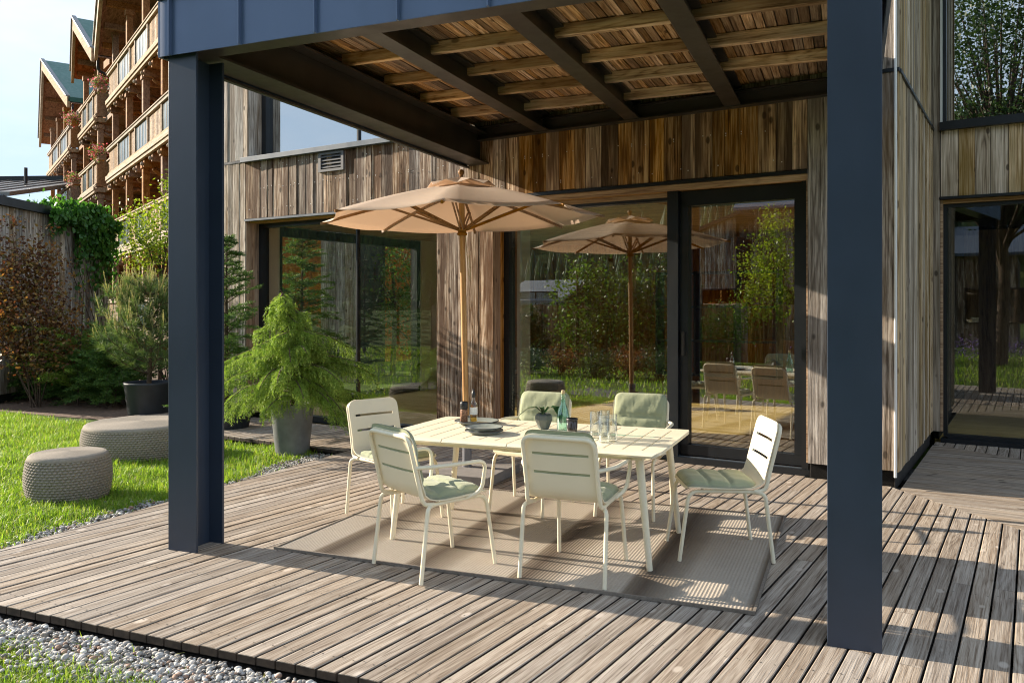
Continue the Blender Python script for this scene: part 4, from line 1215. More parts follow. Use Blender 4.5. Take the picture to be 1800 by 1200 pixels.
# ================================================================== conifers
def V3(*a): return np.array(a, float)
def weeping_spruce(loc, label):
    e = empty('weeping_spruce', loc, 0, label, 'spruce'); r = random.Random(5)
    wood_ = MB(); A = []; B = []
    trunk = [(0,0,0),(.01,0,.35),(-.02,.01,.72),(-.05,.0,1.0),(-.09,0,1.18),(-.12,-.01,1.23)]
    wood_.tube(trunk, [.028,.024,.018,.012,.008,.005], 8)
    def tr(h):
        for i in range(5):
            if h <= trunk[i+1][2]:
                t = (h-trunk[i][2])/(trunk[i+1][2]-trunk[i][2]); return Vector(trunk[i]).lerp(Vector(trunk[i+1]),t)
        return Vector(trunk[-1])
    specs = []
    for i in range(66):
        h = .12 + 1.09*(i/65)**1.0; L = (.80*max(.001,1-h/1.30)**.95 + .07)*r.uniform(.55,1.12)
        specs.append((h, r.uniform(0,2*PI), L))
    specs += [(.55,-.15,.80),(.42,.12,.85),(.78,-.05,.62),(.35,PI+.2,.78),(.5,PI-.3,.82),(.62,PI+.1,.7),(.30,-1.2,.66),(.45,-1.7,.6),(.28,-2.2,.6),(.66,-1.45,.45),(.2,-.6,.7),(.85,-1.9,.4)]
    for (h,a,L) in specs:
        o = tr(h); out = Vector((math.cos(a),math.sin(a),0)); pts = []
        rise = r.uniform(.02,.16) if h < .8 else -.15; dr = r.uniform(.10,.42)
        side = Vector((-out.y,out.x,0)); bend = r.uniform(-.12,.12)
        for k in range(9):
            u = k/8; pts.append(o + out*L*(u**.9) + Vector((0,0,L*(rise*math.sin(u*PI*.75)*1.3 - dr*u*u))) + side*bend*u*u)
        wood_.tube(pts, [.009*(1-.8*k/8)+.0015 for k in range(9)], 5, caps=False)
        n = int(8 + L*58)
        for k in range(n):
            u = .10+.90*(k/n)**.85; i = min(7,int(u*8)); P = pts[i].lerp(pts[i+1], u*8-i)
            d = (pts[i+1]-pts[i]).normalized()
            for sgn in (-1,1):
                if r.random() < .22: continue
                q0 = P; sl = r.uniform(.03,.11)*(1.25-u*.6)
                q1 = q0 + (side*sgn*r.uniform(.5,1) + d*.6)*sl + Vector((0,0,-.35*sl))
                A.append(q0); B.append(q1)
                q2 = q1 + Vector((r.uniform(-.25,.25),r.uniform(-.25,.25),-1)).normalized()*r.uniform(.08,.21)*(1.15-.5*u) + d*.02
                A.append(q1); B.append(q2)
        A.append(pts[-2]); B.append(pts[-1]); A.append(pts[-1]); B.append(pts[-1]+Vector((0,0,-.08))+out*.02)
    v = needles([tuple(x) for x in A],[tuple(x) for x in B], 26, .023, .0050, .8)
    tri_obj('crown', v, M['spruce_light'], e); wood_.build('trunk', M['bark'], e)
weeping_spruce((-2.27,8.52,.40), 'light green drooping spruce in the grey planter')

def conifer(name, loc, height, spread, mat, label, seed, whorls=13, per=7, up=.25, droop=.25, nl=.022, nw=.006, m=16, tw=1.0, bottom=.05, power=.8, group=None):
    e = empty(name, loc, 0, label, 'spruce', group); r = random.Random(seed); wood_ = MB(); A = []; B = []
    wood_.tube([(0,0,0),(0,0,height*.5),(.01,0,height)], [height*.014+.006,height*.008+.004,.003], 7)
    for wI in range(whorls):
        for k in range(per):
            h = height*(bottom + (1-bottom)*min(.97,((wI+r.uniform(0,.8))/whorls))**.92); L0 = spread*(1-h/height)**power + .05
            a = 2*PI*(k+r.random()*.7)/per + wI*.8; L = L0*r.uniform(.75,1.15)
            out = Vector((math.cos(a),math.sin(a),0)); side = Vector((-out.y,out.x,0)); o = Vector((0,0,h)); upr = up*r.uniform(.2,2.2)
            pts = [o + out*L*u + Vector((0,0,L*(upr*u - droop*u*u*1.2))) for u in (0,.2,.4,.6,.8,1)]
            wood_.tube(pts, [.006,.005,.004,.003,.0025,.0015], 4, caps=False)
            A.append(pts[0].lerp(pts[1],.3)); B.append(pts[2]); A.append(pts[2]); B.append(pts[5])
            n = int(4 + L*15*tw)
            for j in range(n):
                u = .18+.8*j/n; i = min(4,int(u*5)); P = pts[i].lerp(pts[i+1],u*5-i); d = (pts[i+1]-pts[i]).normalized()
                for sgn in (-1,1):
                    tl = (.10+.30*L*(1-u))*r.uniform(.55,1.1)*.75
                    q1 = P + (d*.75+side*sgn*.75+Vector((0,0,r.uniform(-.40,.35)))).normalized()*tl
                    A.append(P); B.append(q1)
    v = needles([tuple(x) for x in A],[tuple(x) for x in B], m, nl, nw, .8)
    tri_obj('crown', v, mat, e); wood_.build('trunk', M['bark'], e); return e
conifer('spruce', (-3.46,9.98,.20), 2.15, .66, M['spruce'], 'upright dark spruce half hidden by the steel post', 3, whorls=13, per=10, m=26, nl=.022, nw=.0055, up=.45, droop=.25, tw=1.8)
conifer('spruce', (-3.62,14.2,-.1), 3.0, 1.05, M['spruce'], 'tall spruce seen through the corner window glass', 11, whorls=17, per=9, m=16, nl=.032, nw=.009, tw=1.5, up=.35)
for i,(x,y,h,sp,lab) in enumerate([(-6.95,13.5,.95,.80,'low spreading dark spruce in front of the bronze shrub'),(-6.2,12.9,1.0,.72,'low spreading dark spruce between the bark bed and the pine planter'),(-7.9,13.9,.80,.75,'low dark spruce at the left edge under the bronze shrub'),(-7.35,14.7,1.15,.8,'low dark spruce in the bark bed behind the others')]):
    conifer('dwarf_spruce', (x,y,-.1), h, sp, M['spruce'], lab, 20+i, whorls=11, per=13, m=16, nl=.036, nw=.009, up=.5, droop=.35, power=.40, tw=1.5, group='dwarf spruces in the bark bed')
def pine(loc, label):
    e = empty('pine', loc, 0, label, 'pine'); r = random.Random(9); wood_ = MB(); A=[];B=[];CA=[];CB=[]
    wood_.tube([(0,0,0),(.02,0,.5),(.0,.02,1.0),(.03,0,1.45)], [.035,.028,.018,.008], 8)
    tips = []
    for wI in range(8):
        h = .12 + 1.25*wI/8; L0 = .80*(1-h/1.75)+.05
        for k in range(5):
            a = 2*PI*(k+r.random()*.8)/5 + wI; L = L0*r.uniform(.75,1.25); out = Vector((math.cos(a),math.sin(a),0)); o = Vector((.01,0,h))
            pts = [o + out*L*u + Vector((0,0,L*(.30*u+.45*u*u))) for u in (0,.25,.5,.75,1)]
            wood_.tube(pts, [.011,.009,.007,.005,.004], 5, caps=False)
            for i in range(1,4): A.append(pts[i]); B.append(pts[i+1])
            tips.append((pts[-1], (pts[-1]-pts[-2]).normalized()))
            for i in (1,2,3):
                for sgn in (-1,1):
                    sd = Vector((-out.y,out.x,0))*sgn; q = pts[i]+ (out*.5+sd*.8+Vector((0,0,.35)))*r.uniform(.12,.24)
                    wood_.tube([pts[i],q],[.005,.003],4,caps=False); A.append(pts[i].lerp(q,.4)); B.append(q); tips.append((q,(out*.35+sd*.35+Vector((0,0,.8))).normalized()))
    tips.append((Vector((.03,0,1.45)),Vector((0,0,1))))
    for (P,d) in tips:
        d2 = (d*.5+Vector((0,0,.75))).normalized(); A.append(P-d*.05); B.append(P+d2*.03)
        if P.z > .55:
            for q in range(r.choice([1,2,3])):
                dd = (d2+Vector((r.uniform(-.3,.3),r.uniform(-.3,.3),.2))).normalized(); CA.append(P); CB.append(P+dd*r.uniform(.10,.24))
    v = needles([tuple(x) for x in A],[tuple(x) for x in B], 46, .105, .0042, .8); tri_obj('crown', v, M['pine'], e)
    v = needles([tuple(x) for x in CA],[tuple(x) for x in CB], 70, .017, .010, .5); tri_obj('candles', v, M['candle'], e)
    wood_.build('trunk', M['bark'], e)
pine((-5.02,11.4,.40), 'long needled pine with pale candles in the dark planter')
def fronds(loc, label):
    e = empty('feathery_shrub', loc, 0, label, 'shrub'); r = random.Random(31); A=[];B=[]; wd = MB()
    for i in range(60):
        a = r.uniform(0,2*PI); L = r.uniform(.5,1.0); out = Vector((math.cos(a),math.sin(a),0)); h0 = r.uniform(.2,1.0)
        P = Vector((0,0,h0)); pts=[P + out*L*u + Vector((0,0,L*(.75*u-.45*u*u))) for u in (0,.3,.6,1)]
        wd.tube(pts,[.006,.004,.003,.002],4,caps=False)
        for k in range(3): A.append(pts[k]); B.append(pts[k+1])
    A.append(Vector((.1,0,1.0))); B.append(Vector((.12,0,2.25))); wd.tube([(.0,0,0),(.05,0,1),(.12,0,2.25)],[.015,.01,.005],5)
    v = needles([tuple(x) for x in A],[tuple(x) for x in B], 44, .075, .008, .7); tri_obj('fronds', v, M['feather'], e); wd.build('stems', M['stem'], e)
fronds((-6.85,13.0,-.1), 'pale feathery shrub with one upright shoot left of the pine')

# ================================================================== leafy shrubs and trees
def leafy_plant(name, loc, label, cat, mat, blobs, n, size, trunk=None, lod=1, seed=1, clumps=40, group=None, crown='crown', stems=10):
    """blobs: (cx,cy,cz, rx,ry,rz); leaves sit in clumps spread through the blobs"""
    e = empty(name, loc, 0, label, cat, group); rg = np.random.default_rng(seed); r = random.Random(seed)
    vol = np.array([b[3]*b[4]*b[5] for b in blobs]); vol = vol/vol.sum(); P = []; wd = MB(); base = Vector(trunk[0]) if trunk else Vector((0,0,0))
    cl = []
    for b, w in zip(blobs, vol):
        k = max(2, int(clumps*w))
        for _ in range(k):
            d = rg.normal(size=3); d /= np.linalg.norm(d); rr = rg.uniform(.25,1.0)**.6
            c = np.array(b[:3]) + d*rr*np.array(b[3:]); cl.append((c, .22*(b[3]*b[4]*b[5])**(1/3)+.04))
    per = max(3, n//len(cl))
    for c, rr in cl:
        k = int(per*rg.uniform(.4,1.6)); P.append(c + rg.normal(size=(k,3))*rr*np.array([1,1,.75]))
    P = np.concatenate(P); v, f = leaves(P, size, PI, lod)
    link_mesh(crown, fast_mesh(crown, v, f), mat, e)
    if trunk:
        wd.tube(trunk[:-1], trunk[-1], 8)
        top = Vector(trunk[-2])
        for c, rr in cl[::max(1,len(cl)//stems)]:
            c = Vector(c); t = r.uniform(.45,1.0); o = Vector(trunk[0]).lerp(top,t)
            wd.tube([o, o.lerp(c,.5)+Vector((0,0,.06*(c-o).length)), c],[trunk[-1][-1]*.7+.002,.5*trunk[-1][-1]+.002,.003],5,caps=False)
    else:
        for c, rr in cl[::max(1,len(cl)//stems)]:
            c = Vector(c); o = Vector((r.uniform(-.08,.08),r.uniform(-.08,.08),0)); wd.tube([o, o.lerp(c,.5)+Vector((0,0,.1)), c],[.012,.008,.003],5,caps=False)
    wd.build('trunk' if trunk else 'stems', M['stem'], e); return e
leafy_plant('bronze_shrub', (-7.35,12.75,-.1), 'bronze red leaved shrub at the left edge by the timber wall', 'shrub', M['bronze'],
    [(0,0,1.5,.60,.55,.75),(.05,-.1,.9,.55,.5,.45),(-.15,0,2.15,.42,.4,.5),(-.3,0,2.6,.22,.22,.4),(.12,0,2.45,.2,.2,.42),(-.5,0,1.6,.5,.5,.8)], 8500, .062, None, 0, 41, 300)
leafy_plant('maple', (-7.35,17.2,-.1), 'small yellow green tree in front of the balconied chalet', 'tree', M['maple'],
    [(0,0,3.15,.85,.8,.55),(.25,0,3.8,.5,.5,.45),(-.35,0,2.6,.6,.6,.45),(.35,0,4.25,.2,.2,.4)], 3200, .075, [(0,0,0),(.05,0,1.3),(0,0,2.6),[.05,.04,.025]], 0, 43, 90)
leafy_plant('shrub', (-6.0,14.6,-.1), 'round mid green shrub behind the potted pine', 'shrub', M['tree'],
    [(0,0,1.1,.9,.8,.8),(.4,0,1.8,.6,.5,.5)], 3800, .06, None, 0, 45, 110)

# ================================================================== timber garden building with vine
tw = empty('timber_outbuilding', (-8.2,13.1,-.1), 0, 'grey timber garden building with dark cap behind the shrubs', 'outbuilding')
y = 0
while y < 3.6:
    w = random.uniform(.15,.22); MB().box(-.03,random.uniform(0,.006),y+.004,min(y+w,3.75)-.004,.15,3.18).build('wall_board', M['clad_grey'], tw); y += w
MB().box(-1.2,-.035,.0,3.7,.0,3.18).build('wall', M['dark'], tw)
MB().box(-1.3,.07,-.08,3.83,3.185,3.33).build('roof_cap', M['black'], tw)
def vine():
    e = empty('vine', (-8.2,15.3,-.1), 0, 'green climbing vine hanging over the timber outbuilding corner', 'vine'); P = []; st = MB()
    for _ in range(2100):
        yy = random.betavariate(1.6,1.1)*2.55-.95; top = 3.36 + .12*math.sin(yy*3)
        dep = (1.55 if yy > .05 else .35)*(.6+.4*math.sin(yy*4.2+1)**2)
        zz = top - abs(random.gauss(0,.45))*dep*1.15
        if zz < .9: continue
        P.append((.03+abs(random.gauss(0,.06))+(.1 if zz > 3.1 else 0), yy, zz))
    for _ in range(500):
        P.append((random.uniform(-.6,.15), random.uniform(-.4,1.6), 3.40+abs(random.gauss(0,.07))))
    P = np.array(P); n = len(P); m = rand_rot(n,.9); rx = np.array([[0,0,1],[1,0,0],[0,1,0]],float)
    m = (np.broadcast_to(rx,(n,3,3)) @ m)*rng.uniform(.06,.125,n)[:,None,None]
    v, f = instance_np(LEAF_V*np.array([1.4,1,1]), LEAF_F, m, P); link_mesh('leaves', fast_mesh('leaves', v, f), M['vine'], e)
    for i in range(7):
        y0 = -.3+i*.28; st.tube([(.03,1.2,.0),(.03,.9+.1*i,1.0),(.03,y0+.3,2.2),(.04,y0,3.3)],[.014,.01,.008,.004],5,caps=False)
    st.build('stems', M['stem'], e)
vine()
nw = empty('timber_neighbour', (-3.98,17.2,-.1), R(-6), 'grey boarded corner of a building seen through the corner window', 'building')
x = 0
while x < .75:
    w = random.uniform(.14,.2); MB().box(x+.003,x+w-.003,-.03,random.uniform(-.006,0),0,3.6).build('wall_board', M['clad_grey'], nw); x += w
MB().box(.02,x,.0,2.0,0,3.55).build('wall', M['dark'], nw); MB().box(-.1,x+.1,-.12,2.1,3.6,3.75).build('roof', M['black'], nw)
leafy_plant('garden_maple', (-2.75,19.0,-.1), 'broad green tree seen through the right half of the corner window', 'tree', M['tree'], [(0,0,2.2,1.1,1.0,1.2),(.5,0,1.2,1.0,.9,.8),(-.3,0,3.2,.7,.7,.7)], 5200, .10, [(0,0,0),(.05,0,1.2),(0,0,2.4),[.07,.05,.03]], 1, 47, 120)
# grey roofed house far behind
gh = empty('grey_roofed_house', (-31,42,-1), R(-4), 'far house with a grey sheet metal roof left of the chalet', 'house')
MB().box(-10,8.6,-4,5,0,7.3).build('wall', M['whitewall'], gh)
MB().hexa([(-11,-5,7.35),(9.2,-5,7.35),(9.2,2,8.95),(-11,2,8.95),(-11,-5,7.55),(9.2,-5,7.55),(9.2,2,9.15),(-11,2,9.15)]).build('roof', M['greyroof'], gh)
for i in range(20):
    x = -10.6+i*1.0; MB().bar((x,-4.98,7.58),(x,1.98,9.17),.05,.06).build('roof_seam', M['greyroof'], gh)
MB().box(-11.1,9.3,1.9,2.3,9.1,9.38).build('ridge_cap', M['black'], gh)
MB().box(-5,9.0,-5.15,-4.9,7.0,7.4).build('gutter', M['blueroof'], gh); MB().tube([(7.2,-1,8.2),(7.2,-1,9.3)],.08,8).build('flue', M['black'], gh)

# ================================================================== chalet
C0 = Vector((-9.63,23.0,0)); CD = Vector((-.573,.8196,0)); CN = Vector((-.8196,-.573,0))
chal = empty('chalet', C0, math.atan2(-.8196,.573), 'tall brown timber chalet with carved balconies and flower boxes', 'chalet')
def CL(u, v, Y):
    X = (u-CX)/F_PX*Y; z = CAM_H-(v-CY)*Y/F_PX; d = Vector((X,Y,0))-C0
    return Vector((-(d.x*CD.x+d.y*CD.y), -(d.x*CN.x+d.y*CN.y), z))
MB().box(-31,3,1.7,9,-2,11.3).build('wall', M['chalet_dark'], chal)
dmesh = {}
def shared(key, fn, mat):
    if key not in dmesh: 
        o = fn().build(key, mat); dmesh[key] = o.data; bpy.data.objects.remove(o)
    return dmesh[key]
def bal_post():
    return MB().box(-.10,.10,-.10,.10,1.1,2.0).box(-.14,.14,-.14,.14,1.95,2.1).lathe([(.09,0),(.09,.2),(.05,.26),(.08,.34),(.045,.42),(.10,.60),(.055,.78),(.09,.85),(.06,.92),(.10,1.1)],10)
def bal_board(): return MB().box(-.055,.055,-.012,.012,0,.74)
def bal_panel(): return MB().box(-.5,.5,-.02,.02,0,.74)
SEC = [(-2.0,9.24,0.0,[('b',2.0),('p',2.1),('b',.9),('p',1.9),('b',1.9),('p',1.9),('b',.54)]),
       (12.15,16.5,0.0,[('b',.75),('p',1.25),('b',.35),('p',1.25),('b',.75)][::-1]),
       (19.95,29.15,0.0,[('b',1.0),('p',2.6),('b',1.0),('p',2.6),('b',2.0)][::-1])]
for (d0,d1,yo,pat) in SEC:
    for rail in (10.1,7.3,4.5,1.7):
        fl = rail-1.05
        b = MB().box(-d1,-d0,yo-.02,1.7,fl-.18,fl).box(-d1-.03,-d0+.03,yo-.10,yo-.02,fl-.22,fl-.05).box(-d1-.05,-d0+.05,yo-.14,yo-.10,fl-.12,fl+.02).build('balcony', M['chalet_rail'], chal)
        MB().box(-d1-.04,-d0+.04,yo-.09,yo+.07,rail-.09,rail).box(-d1-.06,-d0+.06,yo-.12,yo+.09,rail,rail+.035).build('hand_rail', M['chalet_rail'], b)
        MB().box(-d1,-d0,yo-.05,yo+.03,fl+.03,fl+.16).box(-d1,-d0,yo-.07,yo-.05,fl+.07,fl+.12).build('lower_rail', M['chalet_rail'], b)
        MB().box(-d1+.06,-d0-.06,.05,1.68,fl-.22,fl-.185).build('boarded_soffit', M['chalet_dark'], b)
        x = d1
        for (kd,w) in pat:
            if kd == 'p':
                o = link_mesh('dark_panel', shared('dark_panel', bal_panel, M['leadglass']), None, b, (-(x-w/2),yo,fl+.18)); o.scale = (w*.94,1,1)
                for q in (-1,0,1):
                    o2 = MB().box(-.012,.012,-.032,-.022,.04,.70).build('lead_bar', M['vent'], o, (q*.25,0,0))
                for q in (0,1):
                    MB().box(-.05,.05,yo-.06,yo+.06,0,.79).build('stile', M['chalet_rail'], b, (-(x-w*q),0,fl+.16))
            else:
                k = max(1,int(w/.17))
                for i in range(k):
                    link_mesh('baluster', shared('baluster', bal_board, M['chalet_rail']), None, b, (-(x-(i+.5)*w/k),yo,fl+.18))
            x -= w
        # near end return of the balcony
        MB().box(-d0-.02,-d0+.02,yo,1.6,fl+.03,rail).build('end_panel', M['chalet'], b)
        if d0 > 0: 
            g = MB().box(-d0,-d0+2.9,.38,.46,fl+.0,rail-.02).box(-d0,-d0+2.9,.30,1.7,fl-.18,fl-.0).build('link_gallery', M['chalet'], chal)
            MB().box(-d0,-d0+2.9,.32,.50,rail-.02,rail+.03).build('hand_rail', M['chalet_rail'], g)
        n = int((d1-d0)/2.45)
        for i in range(n+1):
            dd = d0+.25+(d1-d0-.5)*i/n
            link_mesh('carved_post', shared('carved_post', bal_post, M['chalet']), None, chal, (-dd,yo+.16,fl)).scale = (1,1,1.22)
        m2 = int((d1-d0)/1.15)
        for i in range(m2+1):
            dd = d0+.3+(d1-d0-.6)*i/m2
            o = MB().box(-dd-.09,-dd+.09,yo-.02,1.7,fl-.46,fl-.22).build('bracket_beam', M['chalet'], b)
            MB().lathe([(.001,-.08),(.055,-.05),(.06,0),(.03,.04),(.001,.05)],8,c=(-dd,yo-.06,fl-.36)).build('knob', M['chalet_rail'], o)
            if i % 2 == 0:
                br = MB(); pp = [(-dd,.25+.22*k,fl-.50-.10*math.sin(k*1.9)-.05*k) for k in range(6)]
                br.tube(pp, [.06,.09,.06,.09,.06,.05], 6); br.build('carved_brace', M['chalet'], o)
# gable roofs, near to far
for gi,(E1,AP,E2) in enumerate([(CL(420,-210,22.0),CL(182,-75,26.5),CL(168,92,31.5)),(CL(163,95,31.7),CL(130,40,34.5),CL(127,135,37.5)),(CL(120,178,39.0),CL(75,113,43.3),CL(70,250,48.7))]):
    back = Vector((0,8,0)); up = Vector((0,0,.22))
    mb = MB(); mb.hexa([E1,AP,AP+back,E1+back,E1+up,AP+up,AP+back+up,E1+back+up]); rf = mb.build('roof', M['greenroof'], chal)
    MB().hexa([AP,E2,E2+back,AP+back,AP+up,E2+up,E2+back+up,AP+back+up]).build('roof_slope', M['greenroof'], rf)
    for (a,b) in ((E1,AP),(AP,E2)):
        f = Vector((0,-.05,0)); dn = Vector((0,0,-.30)); k = Vector((0,.07,0))
        MB().hexa([a+f+dn,b+f+dn,b+k+dn,a+k+dn,a+f+up,b+f+up,b+k+up,a+k+up]).build('barge_board', M['chalet_rail'], rf)
        f2 = Vector((0,-.12,.0)); 
        MB().hexa([a+f2+up*1.02,b+f2+up*1.02,b+k+up*1.02,a+k+up*1.02,a+f2+up*1.35,b+f2+up*1.35,b+k+up*1.35,a+k+up*1.35]).build('verge_flashing', M['greyroof'], rf)
        so = Vector((0,0,-.04)); MB().hexa([a+so*2+k,b+so*2+k,b+so*2+back,a+so*2+back,a+so+k,b+so+k,b+so+back,a+so+back]).build('soffit', M['chalet_dark'], rf)
        for t in (.15,.38,.62,.85):
            P = a.lerp(b,t)+Vector((0,.2,-.16)); MB().bar(P, P+Vector((0,2.0,0)), .16, .20).build('purlin', M['chalet'], rf)
    MB().hexa([E1+Vector((0,2.0,-.4)),E2+Vector((0,2.0,-.4)),E2+Vector((0,2.2,-.4)),E1+Vector((0,2.2,-.4)),AP+Vector((-.05,2.0,-.1)),AP+Vector((.05,2.0,-.1)),AP+Vector((.05,2.2,-.1)),AP+Vector((-.05,2.2,-.1))]).build('gable_wall', M['chalet_dark'], rf)
    mid = (E1+E2)/2; MB().bar(E1.lerp(E2,.12)+Vector((0,.9,.1)), E1.lerp(E2,.88)+Vector((0,.9,.1)), .25,.3).build('tie_beam', M['chalet'], rf)
    dp = MB().tube(fillet([E1+Vector((-.1,.2,-.1)),E1+Vector((-.15,.2,-.6)),E1+Vector((-.2,1.5,-.9))],.2), .06, 8).build('downpipe', M['black'], rf)
def flower_box(u, v, Y, lab):
    P = CL(u,v,Y); w = chal.matrix_basis @ P; e = empty('flower_box', w, chal.rotation_euler[2], lab, 'flower box', 'flower boxes on the chalet balconies')
    MB().box(-.28,.28,-.14,.14,-.26,-.06).build('box', M['chalet'], e)
    q = rng.normal(size=(800,3))*np.array([.21,.14,.12])+np.array([0,-.10,.02]); vv, ff = leaves(q, .095, PI, 1); tag(link_mesh('flowers', fast_mesh('flowers', vv, ff), M['flower'], e), kind='stuff')
flower_box(180,148,31.3,'flower box hanging from the top balcony, right of the middle gable')
flower_box(131,210,38.2,'flower box on the top balcony below the middle gable')
flower_box(178,270,31.3,'flower box on the second balcony from the top, right one')
flower_box(133,315,38.2,'flower box on the second balcony from the top, left one')

# ================================================================== garden on the far side of the lawn (shows mirrored in the glass)
def reflH(u, dist, t0=.27, v=540):
    """point t=-dist that shows mirrored at pixel (u,v) in the glass plane t0: (s, t, z)"""
    k = (u-CX)/F_PX; o = HW(0,t0); a = Vector((math.cos(H_ANG),math.sin(H_ANG),0))
    s = (k*o.y-o.x)/(a.x-k*a.y); Y = o.y+s*a.y; z = CAM_H-(v-CY)*Y/F_PX
    cs, ct = W2H(0,0); ctm = 2*t0-ct; L = (ctm+dist)/(ctm-t0)
    return cs+(s-cs)*L, -dist, CAM_H+(z-CAM_H)*L
def rh_house(name, s0, s1, t0, t1, eave, ridge, label, clad, roofm, mono=False):
    e = empty(name, HW(s0,t0,-.1), H_ANG, label, 'house'); w = s1-s0; d = t1-t0
    x = 0
    while x < w-.02:
        b = random.uniform(.22,.34); x1 = min(x+b,w)
        if mono: za, zb = eave+(ridge-eave)*x/w, eave+(ridge-eave)*x1/w
        else: za = zb = eave
        MB().hexa([(x+.006,-.03,0),(x1-.006,-.03,0),(x1-.006,0,0),(x+.006,0,0),(x+.006,-.03,za),(x1-.006,-.03,zb),(x1-.006,0,zb),(x+.006,0,za)]).build('wall_board', clad, e, (0,d,0)); x = x1
    y = 0
    while y < d-.02:
        b = random.uniform(.22,.34); y1 = min(y+b,d); MB().box(-.03,0,y+.006,y1-.006,0,eave).build('wall_board', clad, e); y = y1
    MB().box(.0,w,.0,d-.032,0,eave-.05).build('wall', M['dark'], e)
    if mono:
        MB().hexa([(-.2,-.2,eave),(w+.2,-.2,ridge),(w+.2,d+.15,ridge),(-.2,d+.15,eave),(-.2,-.2,eave+.15),(w+.2,-.2,ridge+.15),(w+.2,d+.15,ridge+.15),(-.2,d+.15,eave+.15)]).build('roof', roofm, e)
    else:
        m = d/2
        r = MB().hexa([(-.2,m,ridge),(w+.2,m,ridge),(w+.2,d+.25,eave-.05),(-.2,d+.25,eave-.05),(-.2,m,ridge+.12),(w+.2,m,ridge+.12),(w+.2,d+.25,eave+.07),(-.2,d+.25,eave+.07)]).build('roof', roofm, e)
        MB().hexa([(-.2,-.25,eave-.05),(w+.2,-.25,eave-.05),(w+.2,m,ridge),(-.2,m,ridge),(-.2,-.25,eave+.07),(w+.2,-.25,eave+.07),(w+.2,m,ridge+.12),(-.2,m,ridge+.12)]).build('roof_slope', roofm, r)
        MB().add([(0,.03,eave),(0,d-.03,eave),(0,m,ridge),(.1,.03,eave),(.1,d-.03,eave),(.1,m,ridge)],[(0,2,1),(3,4,5),(0,1,4,3),(1,2,5,4),(2,0,3,5)]).build('gable', clad, e)
    for (a,b,za,zb) in ((w*.25,w*.25+1.2,.9,2.3),(w*.6,w*.6+1.2,.9,2.3)):
        f = MB().box(a,b,d+.005,d+.05,za,zb).build('window', M['black'], e); MB().box(a+.06,b-.06,d+.052,d+.06,za+.06,zb-.06).build('pane', M['glass_up'], f)
    return e
s0,_,_ = reflH(1302,27); s1,_,_ = reflH(1480,27); zt = reflH(1340,27,v=362)[2]
rh_house('neighbour_house', s0, s1+3, -35, -27, zt, zt+2.6, 'timber neighbour house with blue grey roof mirrored in the sliding door', M['clad_mid'], M['blueroof'])
s0,_,_ = reflH(1216,25); s1,_,_ = reflH(1296,25); 
rh_house('neighbour_annex', s0, s1, -33, -25, reflH(1220,25,v=412)[2], reflH(1296,25,v=372)[2], 'lower timber annex with sloping roof mirrored in the sliding door', M['clad_mid'], M['black'], True)
s0,_,_ = reflH(912,26); s1,_,_ = reflH(985,26)
rh_house('garden_shed', s0-1, s1, -31, -26, reflH(950,26,v=545)[2]+.5, reflH(950,26,v=505)[2]+.4, 'small garden shed with pale roof mirrored in the fixed glazing', M['clad_grey'], M['greyroof'])
# board fence across the lawn
s0 = reflH(1205,14.5)[0]; s1 = reflH(1415,14.5)[0]; fe = empty('board_fence', HW(s0-9,-14.5,-.1), H_ANG, 'tall brown board fence across the lawn', 'fence')
x = 0
while x < s1-s0+9.5:
    MB().box(x+.005,x+.195,-.02,random.uniform(0,.01),.05,1.62+random.uniform(-.02,.02)).build('fence_board', M['clad_brown'], fe); x += .2
MB().box(0,x,-.06,-.022,.35,.45).build('fence_rail', M['reveal'], fe); MB().box(0,x,-.06,-.022,1.4,1.5).build('fence_rail', M['reveal'], fe)
def rt(u, dist, zc, name, label, mat, blobs, n, size, tr, seed, cl=80, cat='tree', grp=None):
    s,t,_ = reflH(u,dist); w = HW(s,t,-.1); return leafy_plant(name, w, label, cat, mat, blobs, n, size, tr, 1, seed, cl, grp)
rt(1362,13,0,'young_tree','young leafy tree mirrored at the right of the sliding door',M['maple'],[(0,0,2.6,.75,.75,.9),(.1,0,3.7,.45,.45,.6),(-.3,0,1.7,.7,.7,.5)],4200,.085,[(0,0,0),(.03,0,1.0),(0,0,3.2),[.05,.045,.02]],51,130)
rt(1275,13.2,0,'round_shrub','round shrub mirrored near the middle of the sliding door',M['tree'],[(0,0,1.0,.7,.6,.8)],1800,.09,None,52,60,'shrub')
for i,(u,dist,h,lab) in enumerate([(930,12,1.7,'loose shrub mirrored at the left edge of the fixed glazing'),(1015,13,3.2,'slim tree mirrored left of the parasol pole'),(1060,13.6,3.0,'slim tree mirrored behind the parasol pole'),(1112,13,2.9,'leafy tree mirrored right of the parasol pole'),(1158,13.5,3.3,'leafy tree mirrored beside the door mullion')]):
    rt(u,dist,0,'garden_tree' if h > 2 else 'garden_shrub',lab,M['tree'] if i%2 else M['treedark'],[(0,0,h*.6,h*.24,h*.24,h*.38),(.2,0,h*.3,h*.3,h*.3,h*.22)],2600,.11,[(0,0,0),(0,0,h*.4),(0,0,h*.8),[.06,.05,.02]],60+i,80,'tree' if h > 2 else 'shrub')
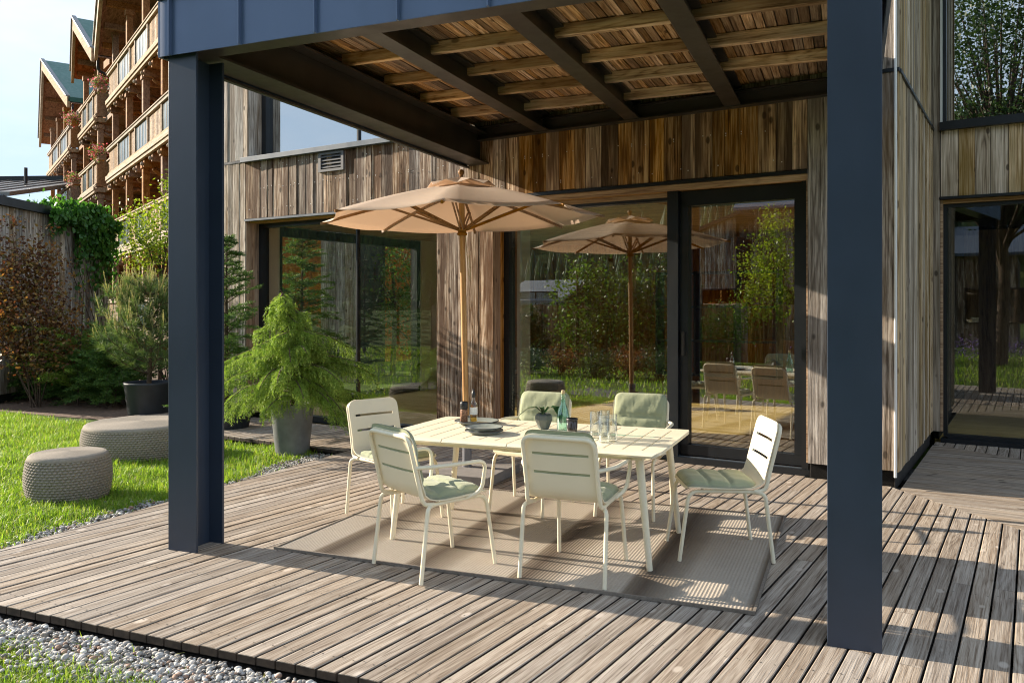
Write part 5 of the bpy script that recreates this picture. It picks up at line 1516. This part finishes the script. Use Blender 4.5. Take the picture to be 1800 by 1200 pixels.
for i,(u,dist,h) in enumerate([(520,17,4.2),(640,13,3.2),(700,19,4.8),(760,15,3.4)]):
    s,t,_ = reflH(u,dist); w = HW(s,t,-.1)
    conifer('garden_spruce', w, h, h*.3, M['spruce_dark'], ['spruce across the lawn, first of the row from the chalet','spruce across the lawn, second of the row from the chalet','spruce across the lawn, third of the row from the chalet','spruce across the lawn, fourth of the row from the chalet'][i], 80+i, whorls=14, per=7, m=9, nl=.05, nw=.014, group='spruces across the lawn')
for i,(u,dist,lab) in enumerate([(930,8.6,'low border shrub across the lawn, nearest the garden shed'),(985,9.0,'low border shrub across the lawn, second from the shed'),(1045,8.7,'low border shrub across the lawn, third from the shed'),(1105,9.1,'low border shrub across the lawn, fourth from the shed'),(1160,8.8,'low border shrub across the lawn, nearest the house mirrored in the door')]):
    rt(u,dist,0,'border_shrub',lab,M['bronze'] if i%2 else M['treedark'],[(0,0,.34,.62,.4,.28),(.3,.1,.3,.45,.35,.22)],1500,.06,None,110+i,50,'shrub','border shrubs across the lawn')
# tree behind the camera, mirrored in the upper right window
w = HW(.9,-12.5,-.1)
leafy_plant('tall_tree', w, 'tall fine leaved tree mirrored in the upper right window', 'tree', M['treedark'], [(0,0,7.2,3.2,2.6,2.8),(1.8,0,5.4,2.2,1.8,1.7),(-1.6,.5,5.8,2.2,1.7,1.8),(.3,0,9.6,2.2,1.8,1.6)], 30000, .12, [(0,0,0),(.1,0,2.2),(0,0,5.5),[.17,.14,.06]], 1, 91, 420, stems=120)
# flower border and garden house seen low in the right hand glass
s,t,_ = reflH(1760,14,2.78); w = HW(s,t,-.1)
q = rng.normal(size=(2600,3))*np.array([1.6,.35,.16])+np.array([0,0,.38]); vv, ff = leaves(q, .07, PI, 1)
lv = link_mesh('lavender_border', fast_mesh('lavender_border', vv, ff), M['lavender'], None, w, H_ANG); tag(lv, 'low purple flower border mirrored in the right hand glass', 'flower border')
s0 = reflH(1665,24,2.78)[0]; s1 = reflH(1790,24,2.78)[0]
rh_house('garden_house', min(s0,s1), max(s0,s1), -31, -24, 3.6, 4.9, 'timber garden house mirrored in the right hand glass', M['clad_mid'], M['blueroof'])
print('objects', len(bpy.data.objects), 'tris', sum(len(m.polygons) for m in bpy.data.meshes))
